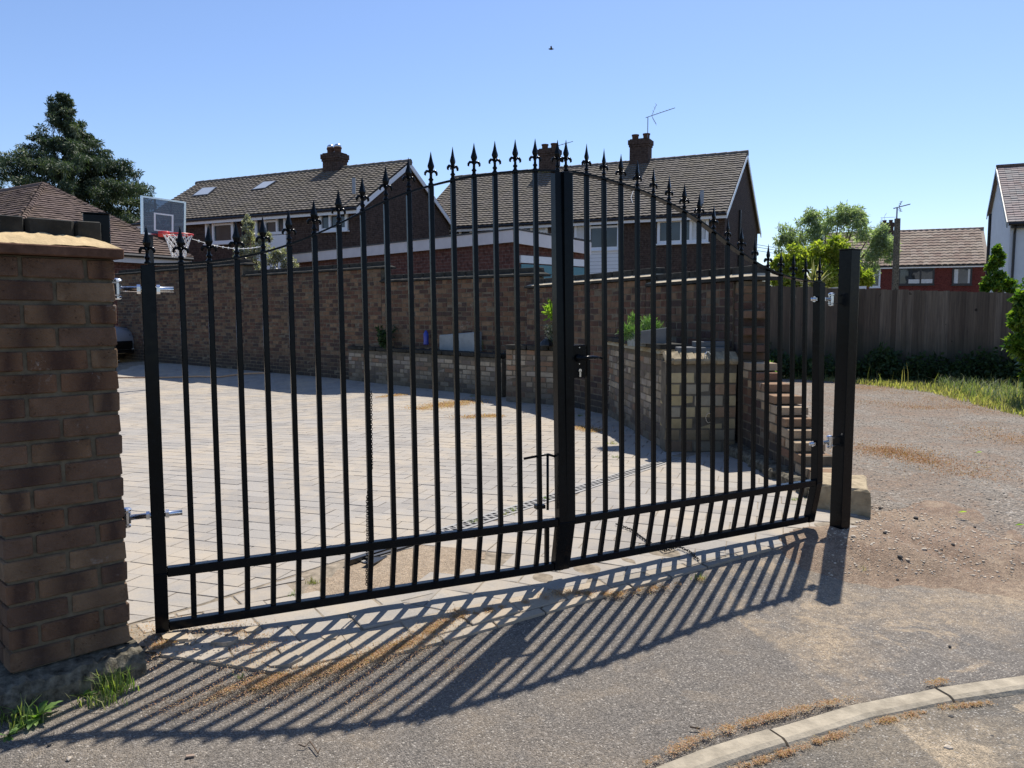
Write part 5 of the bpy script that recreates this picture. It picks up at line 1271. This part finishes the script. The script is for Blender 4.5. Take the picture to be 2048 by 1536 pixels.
m_dkst = M_plain('dark_stone', (.07, .065, .06), .85, .2, .3, 40, .5)
def stone_shape(seed):
    rr = random.Random(seed); bm = bmesh.new(); bmesh.ops.create_icosphere(bm, subdivisions=1, radius=.5)
    for v in bm.verts: v.co = Vector((v.co.x*rr.uniform(.75, 1.25), v.co.y*rr.uniform(.65, 1.1), v.co.z*rr.uniform(.45, .8)))
    vs = [v.co.copy() for v in bm.verts]; bm.verts.index_update(); fs = [tuple(v.index for v in f.verts) for f in bm.faces]; bm.free(); return vs, fs
STN = [stone_shape(i) for i in range(8)]
def stones(name, n, poly, s0, s1, mat, seed, lab, zf=None):
    r = random.Random(seed); b = MB(); P = scatter(n, poly, seed=seed)
    for p in P:
        s = s0+(s1-s0)*r.random()**3; vs, fs = STN[r.randrange(8)]; z = (zf(p[0], p[1]) if zf else p[2])+s*.1; M = TRS((p[0], p[1], z), r.random()*6.28, (s, s, s)); b.add([M @ v for v in vs], fs)
    return b.build(name, mat, label=lab, kind='stuff')
zmx = lambda x, y: max(zs(x, y), zl(x, y))
bankp = G2((1640, 1060), (1660, 1100), (1650, 1150), (1760, 1150), (1900, 1155), (2100, 1170), (2150, 1110), (1980, 1065), (1850, 1020), (1760, 985), (1720, 1030))
stones('rubble', 1500, bankp, .003, .022, m_chip, 71, 'pale stone chips in the dry soil around the right gate post', zmx)
stones('dark_rubble', 900, bankp, .004, .018, m_stone, 74, 'brown stones in the dry soil around the right gate post', zmx)
lanep = [(2.35, 4.3), (5.2, 4.3), (9, 8), (9, 13), (5.0, 13.5), (2.5, 8)]
stones('gravel', 16000, lanep, .006, .020, m_stone, 72, 'loose gravel on the lane', lambda x, y: zl(x, y))
footp = [(-1.6, 2.2), (-.6, 1.6), (.2, 1.9), (.5, 2.1), (1.6, 2.6), (2.6, 2.9), (2.6, 3.8), (1.4, 3.8), (0, 3.0), (-1.2, 2.5)]
stones('grit', 1500, footp, .0015, .006, m_chip, 73, 'fine pale grit scattered on the asphalt', lambda x, y: zg(x, y)-.012)
for i, (px, py, s, mt) in enumerate([(1832, 1035, .035, 1), (1760, 1012, .03, 1), (1848, 1110, .035, 0), (1690, 1030, .04, 0), (1665, 1035, .035, 0), (1705, 1095, .028, 0), (1905, 1105, .028, 1), (1800, 1130, .035, 1), (1815, 1132, .025, 0), (1770, 1070, .03, 1), (1950, 1050, .022, 1), (1900, 1290, .016, 1), (1565, 1422, .015, 1), (1575, 1424, .013, 1), (1897, 1487, .030, 0), (1902, 1425, .024, 1), (1960, 1465, .015, 1), (1985, 1463, .018, 1), (1925, 1437, .013, 0), (1868, 1452, .012, 1), (99, 1484, .016, 1), (137, 1513, .018, 0), (1795, 1158, .018, 1), (2030, 1360, .014, 1)]):
    p = gd(px, py); road_ = p.y < kerby(p.x)-.08; z = zg(p.x, p.y)-.02 if road_ else (zmx(p.x, p.y) if p.x > 1.6 and p.y > 3.6 else zg(p.x, p.y)-.01)
    b = MB(); vs, fs = STN[i % 8]; M = TRS((0, 0, s*.2), i*1.3, (s, s, s)); b.add([M @ v for v in vs], fs)
    lab = 'loose stone on the road below the kerb' if road_ else ('loose stone in the dry soil near the right gate post' if p.x > 1.5 and p.y > 3.5 else 'small loose stone lying on the asphalt')
    b.build('stone', m_dkst if mt else m_chip, label=lab, cat='stone', group=lab.replace('loose stone', 'loose stones')+'s' if False else {'r': 'stones on the road', 's': 'stones in the soil', 'a': 'stones on the asphalt'}['r' if road_ else ('s' if p.x > 1.5 and p.y > 3.5 else 'a')], loc=(p.x, p.y, z))
frp = [gd(*q_).to_2d() for q_ in ((285, 1268), (360, 1250), (470, 1262), (520, 1290), (480, 1330), (300, 1312))]
stones('rubble', 260, frp, .004, .022, m_stone, 75, 'soil crumbs and grit between the broken slabs below the left gate stile', lambda x, y: zg(x, y)-.003)
litter('scattered_seeds', [(p_.x, p_.y, .07) for p_ in frp]+[(p_.x, p_.y, .05) for p_ in frp[1:4]], 3500, .006, m_seed, 66, 'dry brown seeds and soil below the left gate stile')
for i, (px, py, a_, l_, h_) in enumerate(((452, 1284, .5, .10, .02), (505, 1262, 1.2, .07, .018), (350, 1276, -.3, .12, .012), (560, 1322, .2, .16, .010), (660, 1275, .4, .09, .012))):
    p = gd(px, py); b = MB(); r = random.Random(i+3); n_ = 6; poly = [(math.cos(q_*1.047+r.uniform(-.2, .2))*l_*r.uniform(.35, .55), math.sin(q_*1.047)*l_*r.uniform(.25, .4)) for q_ in range(n_)]
    b.prism(poly, -.02, h_*.5, 0.); b.build('slab_fragment', m_slabp, label=('broken corner of a paving slab with a raised edge below the left gate leaf', 'small loose slab fragment just under the left bottom rail', 'flat broken slab piece beside the left gate stile', 'worn slab piece among the bar shadows at the paving edge', 'thin slab fragment lying on the apron below the fourth bar')[i], cat='slab fragment', loc=(p.x, p.y, zg(p.x, p.y)+.002)).rotation_euler = (r.uniform(-.05, .05), r.uniform(-.05, .05), a_)
def stick(pts, rad, lab, mat=m_bark, name='twig'):
    P = [gd(x, y) for x, y in pts]; b = MB(); b.tube([(p.x, p.y, zg(p.x, p.y)-.006+(.004 if i % 2 else .008)) for i, p in enumerate(P)], rad, 5); b.build(name, mat, label=lab, cat=name.replace('_', ' '))
stick([(597, 1490), (610, 1492), (620, 1484), (636, 1505), (640, 1500)], .0022, 'curled dry twig on the asphalt at the bottom of the view')
stick([(485, 1335), (500, 1352), (512, 1370)], .0012, 'thin straight twig in the orange seeds')
stick([(1380, 1455), (1400, 1456)], .003, 'short dry twig by the kerb near its left end')
stick([(1620, 1418), (1635, 1402)], .002, 'thin brown twig on the kerb edge')
p = gd(380, 1508); b = MB(); b.box((p.x, p.y, zg(p.x, p.y)-.006), (.024, .009, .005), Euler((.1, .15, .5)).to_matrix()); b.build('wood_chip', m_tile_r, label='pale wood chip lying on the asphalt at the bottom left', cat='wood chip')
for i, (px, py) in enumerate(((1100, 905), (0, 0))): break
# green fallen leaf pieces on the lane
for i, (px, py, lab) in enumerate(((1925, 1032, 'fallen green leaf on the lane right of the soil heap'), (2038, 1075, 'fallen green leaf at the right edge of the lane'), (1958, 905, 'pale fallen leaf farther up the lane'))):
    p = gd(px, py); b = MB(); b.add([(p.x-.03, p.y, .0), (p.x, p.y-.012, .012), (p.x+.03, p.y, .004), (p.x, p.y+.012, .01)], [(0, 1, 2, 3)]); b.build('fallen_leaf', m_lime, label=lab, cat='leaf')

# ------------------------------------------------------------------ things on the planter wall
def onp(px, Y): return at(px, 690, Y)
# potted lemon-like plant (two halves seen either side of the gate stile)
def potted(px, Y, base, w_, hgt, mat, lab, cat='plant pot', taper=.85, rot=.3):
    p = at(px, 690, Y); t = empty('plant_pot', (p.x, Y, base), rot, lab, cat); b = MB(); a, c = w_*taper/2, w_/2
    b.hexa([(-a, -a, 0), (a, -a, 0), (a, a, 0), (-a, a, 0)], [(-c, -c, hgt), (c, -c, hgt), (c, c, hgt), (-c, c, hgt)]); b.build('pot', mat, t, bevel=.006)
    b = MB(); b.box((0, 0, hgt+.004), (w_*.86, w_*.86, .01)); b.build('compost', m_soil, t)
    return t
Ypl = 10.95; zt0 = zK2+.065
t = potted(1133, Ypl, zt0, .38, at(1133, 663, Ypl).z-zt0, m_blackpl, 'black plant pot with a lime green shrub on the planter wall')
zt2 = at(1133, 610, Ypl).z-zt0; zb2 = at(1133, 660, Ypl).z-zt0; b = MB()
C = []; r = random.Random(4)
for i in range(20):
    q_ = Vector((-.30+.60*i/19+r.uniform(-.02, .02), r.uniform(-.12, .12), lerp(zb2, zt2, r.uniform(.55, 1)))); b.tube([(0, 0, zb2-.02), q_*.5+Vector((0, 0, zb2*.5)), q_], [.007, .004, .002], 5)
    for f in (.35, .6, .8, 1.): C.append((q_.x*f, q_.y*f, lerp(zb2, q_.z, f)))
b.build('stem', m_stem, t); leaves('foliage', C, np.full(len(C), .07), 12, .045, .085, m_lime, t, seed=91, up=.5, droop=.1, shell=.2)
def small_plant(name, px, Y, z, h, w_, mat, lab, seed, per=22, lw=.02, ll=.04):
    p = at(px, 690, Y); t = empty(name, (p.x, Y, z), 0, lab, 'plant'); r = random.Random(seed); b = MB(); C = []
    for i in range(8):
        q_ = Vector((r.uniform(-w_, w_), r.uniform(-w_, w_)*.6, h*r.uniform(.5, 1))); b.tube([(0, 0, 0), q_*.6, q_], [.004, .003, .0015], 4)
        for f in (.4, .7, 1.): C.append(q_*f)
    b.build('stem', m_stem, t); leaves('foliage', C, np.full(len(C), w_*.35), per, lw, ll, mat, t, seed=seed); return t
small_plant('small_shrub', 1103, Ypl, zt0, .30, .10, m_olive, 'small dry plant with pale flower heads left of the black pot', 92, 10)
p = at(1192, 690, Ypl); t = empty('terracotta_pot', (p.x, Ypl, zt0), 0, 'terracotta planter with a dark cut-out and small plant on the wall', 'plant pot')
w1 = (1208-1181)/F*Ypl; h1_ = at(1192, 666, Ypl).z-zt0; b = MB(); b.box((-w1*.32, 0, h1_/2), (w1*.36, .16, h1_)); b.box((w1*.36, 0, h1_/2), (w1*.28, .16, h1_)); b.box((0, 0, h1_*.93), (w1*.5, .15, h1_*.14)); b.build('pot', m_terra, t, bevel=.005)
b = MB(); b.hexa([(-w1*.16, -.06, 0), (w1*.26, -.06, 0), (w1*.26, .06, 0), (-w1*.16, .06, 0)], [(-w1*.1, -.06, h1_*.8), (w1*.18, -.06, h1_*.8), (w1*.18, .06, h1_*.8), (-w1*.1, .06, h1_*.8)]); b.build('inner_pot', m_blackpl, t)
leaves('foliage', [(0, 0, h1_), (.04, 0, h1_+.05), (-.04, 0, h1_+.03), (.02, 0, h1_-.03)], np.full(4, .06), 16, .025, .04, m_olive, t, seed=93)
p = at(1218, 678, Ypl); b = MB(); b.tube([(p.x-.03, Ypl, p.z+.08), (p.x+.02, Ypl, p.z+.06), (p.x+.03, Ypl, p.z), (p.x, Ypl, p.z-.06), (p.x-.03, Ypl, p.z-.085)], [.02, .024, .024, .02, .012], 8); 
b.lathe([(.045, zt0-p.z), (.06, .0), (.05, .09), (.045, .09)], (p.x-.07, Ypl, p.z), 12); b.build('terracotta_jug', m_terra, label='terracotta jug with a curved handle right of the terracotta planter', cat='jug', smooth=True)
def blk(px0, px1, Y, z, hgt, lab, name='black_sack'):
    a, c = at(px0, 690, Y), at(px1, 690, Y); b = MB(); n = 7
    vs = []; r = random.Random(px0); xm, rx = (a.x+c.x)/2, (c.x-a.x)/2
    prof = [(1., 0), (1.0, .15), (.85, .45), (.6, .75), (.3, .95), (.02, 1.)]
    for rr_, zz in prof:
        for k_ in range(10):
            q_ = k_/10*6.283; vs.append((xm+math.cos(q_)*rx*rr_*r.uniform(.88, 1.08), Y+math.sin(q_)*.09*rr_, z+hgt*zz*r.uniform(.9, 1.05)))
    b.add(vs, [(i*10+k_, i*10+(k_+1) % 10, (i+1)*10+(k_+1) % 10, (i+1)*10+k_) for i in range(5) for k_ in range(10)]); b.build(name, m_blackpl, label=lab, cat='plastic sheet')
blk(1078, 1108, Ypl-.12, zt0, .10, 'crumpled black plastic left of the black pot on the planter wall')
blk(1146, 1174, Ypl-.14, zt0, .09, 'crumpled black plastic right of the black pot on the planter wall')
Yh = 7.9
t = potted(1278, Yh, zK4+.03, .20, at(1278, 670, Yh).z-zK4-.0, m_trough, 'grey pot with a bushy green herb at the corner of the planter wall')
C = []; r = random.Random(8); zz0 = at(1278, 682, Yh).z-zK4-.03
for i in range(26):
    px_ = r.uniform(1252, 1318); top_ = 648 if px_ < 1275 else 615+abs(px_-1298)*.6; q_ = at(px_, r.uniform(top_+8, 678), Yh+r.uniform(-.1, .1)); C.append((q_.x-t.location.x, r.uniform(-.1, .1), q_.z-zK4-.03))
hb_ = leaves('foliage', C, np.full(len(C), .062), 110, .006, .05, m_herb, t, seed=95, up=1.2, droop=.05, shell=.1)
a, c = at(1281, 685, 7.72), at(1332, 685, 7.5); b = MB(); z_ = zK4+.08
b.hexa([(a.x, a.y, z_-.02), (c.x, c.y, z_-.02), (c.x+.06, c.y+.15, z_-.02), (a.x+.03, a.y+.15, z_-.02)], [(a.x, a.y, at(1281, 662, 7.72).z), (c.x, c.y, at(1332, 655, 7.5).z), (c.x+.06, c.y+.15, at(1332, 655, 7.5).z), (a.x+.03, a.y+.15, at(1281, 662, 7.72).z)])
b.build('slate_trough', m_slate, label='grey slate trough in front of the bushy herb', cat='trough', bevel=.006)
Yt = 13.0; a, c = at(878, 688, 13.35), at(951, 688, 12.6); b = MB(); h_ = .26
b.hexa([(a.x, a.y, zK0+.05), (c.x, c.y, zK0+.05), (c.x+.12, c.y+.14, zK0+.05), (a.x+.12, a.y+.14, zK0+.05)], [(a.x, a.y, at(878, 670, 13.35).z), (c.x, c.y, at(951, 664, 12.6).z), (c.x+.12, c.y+.14, at(951, 664, 12.6).z), (a.x+.12, a.y+.14, at(878, 670, 13.35).z)])
b.build('stone_trough', m_trough, label='long pale grey stone trough on the planter wall right of the blue bottle', cat='trough', bevel=.012)
p = at(853, 689, 13.5); b = MB(); hb = at(853, 661, 13.5).z-p.z; b.lathe([(.045, 0), (.048, .02), (.042, hb*.25), (.046, hb*.5), (.044, hb*.8), (.025, hb*.9), (.02, hb)], (p.x, 13.45, p.z), 14); b.build('blue_bottle', m_blue, label='dark blue plastic bottle standing on the planter wall', cat='bottle', smooth=True)
small_plant('dark_plant', 770, 14.0, zK0+.05, .38, .16, m_darkweed, 'dark leafy plant in the shade left of the blue bottle', 96, 26, .03, .07)
p = at(970, 689, 12.7); blades('spiky_grass_plant', [(p.x+random.gauss(0, .09), 12.75+random.gauss(0, .04), zK0+.05) for _ in range(70)], .15, .33, .01, m_herb, lean=.4, seed=97, label='upright grassy plant right of the pale trough', cat='plant')

# ------------------------------------------------------------------ basketball hoop behind the left gate stile
Yb = 14.6; q = at(300, 470, Yb+.4); t = empty('basketball_hoop', (q.x, Yb+.35, -.15), 0, 'basketball hoop with a clear backboard, red rim and white net', 'basketball hoop'); bpy.context.view_layer.update(); Mi = t.matrix_world.inverted()
bl_, br_, tr_, tl_ = at(282, 468, Yb), at(370, 476, Yb+.55), at(371, 404, Yb+.55), at(281, 391, Yb)
cs = [Mi @ v for v in (bl_, br_, tr_, tl_)]; nv = (cs[1]-cs[0]).cross(cs[3]-cs[0]).normalized()
if nv.y > 0: nv = -nv
def onb(u, v, o=0.): return cs[0].lerp(cs[1], u).lerp(cs[3].lerp(cs[2], u), v)+nv*o
def strip(b, u0, v0, u1, v1, o0=0., o1=.03): b.hexa([onb(u0, v0, o0), onb(u1, v0, o0), onb(u1, v0, o1), onb(u0, v0, o1)], [onb(u0, v1, o0), onb(u1, v1, o0), onb(u1, v1, o1), onb(u0, v1, o1)])
b = MB(); strip(b, .03, .03, .97, .97, 0, .012); bb_ = b.build('backboard', m_clear, t)
b = MB(); e = .045
for s_ in ((0, 0, 1, e), (0, 1-e, 1, 1), (0, e, e, 1-e), (1-e, e, 1, 1-e)): strip(b, *s_, -.01, .03)
b.build('board_frame', m_zinc, bb_)
b = MB()
for s_ in ((.30, .12, .34, .96), (.66, .12, .70, .96)): strip(b, *s_, -.04, -.012)
b.build('support_arm', m_blackpl, bb_)
b = MB()
for s_ in ((.28, .12, .72, .15), (.28, .56, .72, .60), (.28, .15, .32, .56), (.68, .15, .72, .56)): strip(b, *s_, .013, .018)
b.tube([onb(.35, .55, -.03), onb(.5, .2, -.03), onb(.65, .55, -.03)], .015, 5); b.build('target_square', m_white, bb_)
rc = Mi @ at(356, 469, Yb-.25); rr_ = 28/F*(Yb-.25); b = MB()
b.tube([rc+Vector((math.cos(k_)*rr_, math.sin(k_)*rr_, 0)) for k_ in np.linspace(0, 2*math.pi, 29)], .014, 6, cap=False)
m_ = onb(.5, .06, .02); b.box(m_*.6+(rc-Vector((rr_, 0, 0)))*.4, (.16, .12, .1)); b.tube([m_, rc+Vector((-rr_*.9, .05, 0))], .03, 6); b.build('rim', m_red, t, smooth=True)
b = MB(); lv = 6; nn_ = 12
def npt(k_, l_): a_ = 2*math.pi*(k_+.5*(l_ % 2))/nn_; f = l_/lv; R_ = rr_*(1-.55*f**.7); return rc+Vector((math.cos(a_)*R_, math.sin(a_)*R_, -.40*f))
for l_ in range(lv):
    for k_ in range(nn_):
        o_ = l_ % 2; b.tube([npt(k_, l_), npt(k_, l_+1)], .006, 4); b.tube([npt(k_, l_), npt(k_+(1 if o_ else -1), l_+1)], .006, 4)
b.build('net', m_net, t)
b = MB(); b.tube([(0, .05, 0), (0, .05, onb(.5, .1).z+.1)], .055, 8); b.tube([(0, .05, onb(.5, .1).z), onb(.5, .3, -.03)], .03, 6); b.build('pole', m_blackpl, t)
# string of small lights from the hoop
b = MB(); p, q = at(384, 478, 15.2), at(530, 492, 20); pts = [p.lerp(q, i/14)-Vector((0, 0, .12*math.sin(math.pi*i/14))) for i in range(15)]; b.tube(pts, .005, 4)
for c_ in pts[1:]: b.lathe([(.001, -.03), (.02, -.015), (.02, .01), (.008, .02)], c_, 6)
b.build('string_lights', m_net, label='string of small white bulbs running right from the basketball net', cat='string lights')

# hose on the driveway
hp = [gd(*p) for p in ((150, 757), (300, 757), (395, 757), (440, 760), (490, 756), (530, 748), (546, 743), (566, 741))]
sm = []
for i in range(len(hp)-1):
    for f in (0, .33, .66): sm.append(hp[i].lerp(hp[i+1], f)+Vector((0, 0, .022+zg(*hp[i].lerp(hp[i+1], f).to_2d()))))
sm.append(hp[-1]+Vector((0, 0, .08+zg(hp[-1].x, hp[-1].y)))); b = MB(); b.tube(sm, .018, 6); b.box(hp[-1]+Vector((.12, 0, .05+zg(hp[-1].x, hp[-1].y))), (.28, .12, .08)); b.build('garden_hose', m_hose, label='tan garden hose lying across the shaded far side of the driveway', cat='hose')

# ------------------------------------------------------------------ silver car, mostly hidden behind the brick pillar
def car():
    nose = gd(244, 729); t = empty('parked_car', (nose.x, nose.y+.0, zg(nose.x, nose.y)), math.radians(168), 'silver car parked at the back of the driveway, only its nose showing past the pillar', 'car')
    # local x runs from the nose backwards, y across; body as lofted sections
    W2 = .86
    secs_ = [(0.0, .30, .62, .55), (.10, .22, .80, .74), (.35, .20, .92, .82), (.9, .20, 1.0, .86), (1.25, .20, 1.04, .86), (3.6, .20, 1.06, .86), (4.05, .24, 1.02, .84), (4.2, .35, .90, .76)]
    vs = []; fs = []; m_ = 10
    for x, z0, z1, w_ in secs_:
        pr = [(-w_, z0+.06), (-w_*1.0, (z0+z1)*.45), (-w_*.97, z1-.16), (-w_*.88, z1-.03), (-w_*.3, z1+.02), (w_*.3, z1+.02), (w_*.88, z1-.03), (w_*.97, z1-.16), (w_*1.0, (z0+z1)*.45), (w_, z0+.06)]
        vs += [(x, p_[0], p_[1]) for p_ in pr]
    for i in range(len(secs_)-1):
        for k_ in range(m_): fs.append((i*m_+k_, i*m_+(k_+1) % m_, (i+1)*m_+(k_+1) % m_, (i+1)*m_+k_))
    fs += [tuple(range(m_-1, -1, -1)), tuple(range((len(secs_)-1)*m_, len(secs_)*m_))]
    b = MB(); b.add(vs, fs, 0.); b.build('body', m_carpaint, t, smooth=True)
    cb = [(1.15, 1.03, .78), (1.95, 1.50, .62), (3.2, 1.52, .62), (4.0, 1.05, .76)]; vs = []
    for x, z, w_ in cb: vs += [(x, -w_, z), (x, w_, z)]
    b = MB(); b.add(vs+[(1.15, -.78, .98), (1.15, .78, .98), (4.0, -.76, .98), (4.0, .76, .98)], [(0, 1, 3, 2), (2, 3, 5, 4), (4, 5, 7, 6), (0, 2, 4, 6, 10, 8), (1, 9, 11, 7, 5, 3), (0, 8, 9, 1), (6, 7, 11, 10)], 0.); b.build('cabin', m_glass, t)
    b = MB(); b.box((2.58, 0, 1.525), (1.3, 1.22, .03)); b.build('roof', m_carpaint, t, bevel=.01)
    for x in (.78, 3.35):
        for sgn in (-1, 1):
            w_ = MB(); M = Euler((math.pi/2, 0, 0)).to_matrix(); w_.lathe([(.2, -.1), (.31, -.1), (.325, -.06), (.325, .06), (.31, .1), (.2, .1)], (x, sgn*.76, .32), 20, M=M); wo = w_.build('wheel', m_tyre, t, smooth=False)
            w2 = MB(); w2.lathe([(.03, -.105), (.2, -.1), (.2, .1), (.03, .105)], (x, sgn*.762, .32), 10, M=M); w2.build('rim', m_zinc, wo)
    for sgn in (-1, 1):
        b = MB(); b.hexa([(.02, sgn*.40, .60), (.16, sgn*.78, .62), (.30, sgn*.80, .66), (.1, sgn*.4, .62)], [(.05, sgn*.42, .72), (.20, sgn*.79, .78), (.42, sgn*.80, .82), (.14, sgn*.42, .75)]); b.build('headlight', m_glass, t)
        b = MB(); b.box((.03, sgn*.58, .36), (.1, .24, .07), Euler((0, 0, sgn*.25)).to_matrix()); b.build('fog_light', m_white, t)
    b = MB(); b.box((.0, 0, .45), (.06, .8, .22)); 
    for k_ in range(5): b.box((-.035, 0, .37+k_*.04), (.02, .8, .012))
    b.build('grille', m_blackpl, t)
    b = MB(); b.box((.06, 0, .27), (.12, 1.3, .10)); b.build('bumper', m_blackpl, t, bevel=.02)
car()

# a flying insect, modelled large and set far up in the sky
b = MB(); p = at(1102, 98, 60); b.lathe([(.01, -.2), (.06, -.08), (.07, .05), (.03, .16), (.005, .24)], p, 8, M=Euler((0, math.pi/2, 0)).to_matrix())
b.add([p+Vector((-.05, 0, .02)), p+Vector((.1, 0, .02)), p+Vector((.02, .45, .08)), p+Vector((-.06, .4, .08))], [(0, 1, 2, 3)]); b.add([p+Vector((-.05, 0, .02)), p+Vector((.1, 0, .02)), p+Vector((.02, -.45, .08)), p+Vector((-.06, -.4, .08))], [(3, 2, 1, 0)])
b.build('insect', m_dkst, label='tiny dark insect high in the blue sky above the gates', cat='insect')
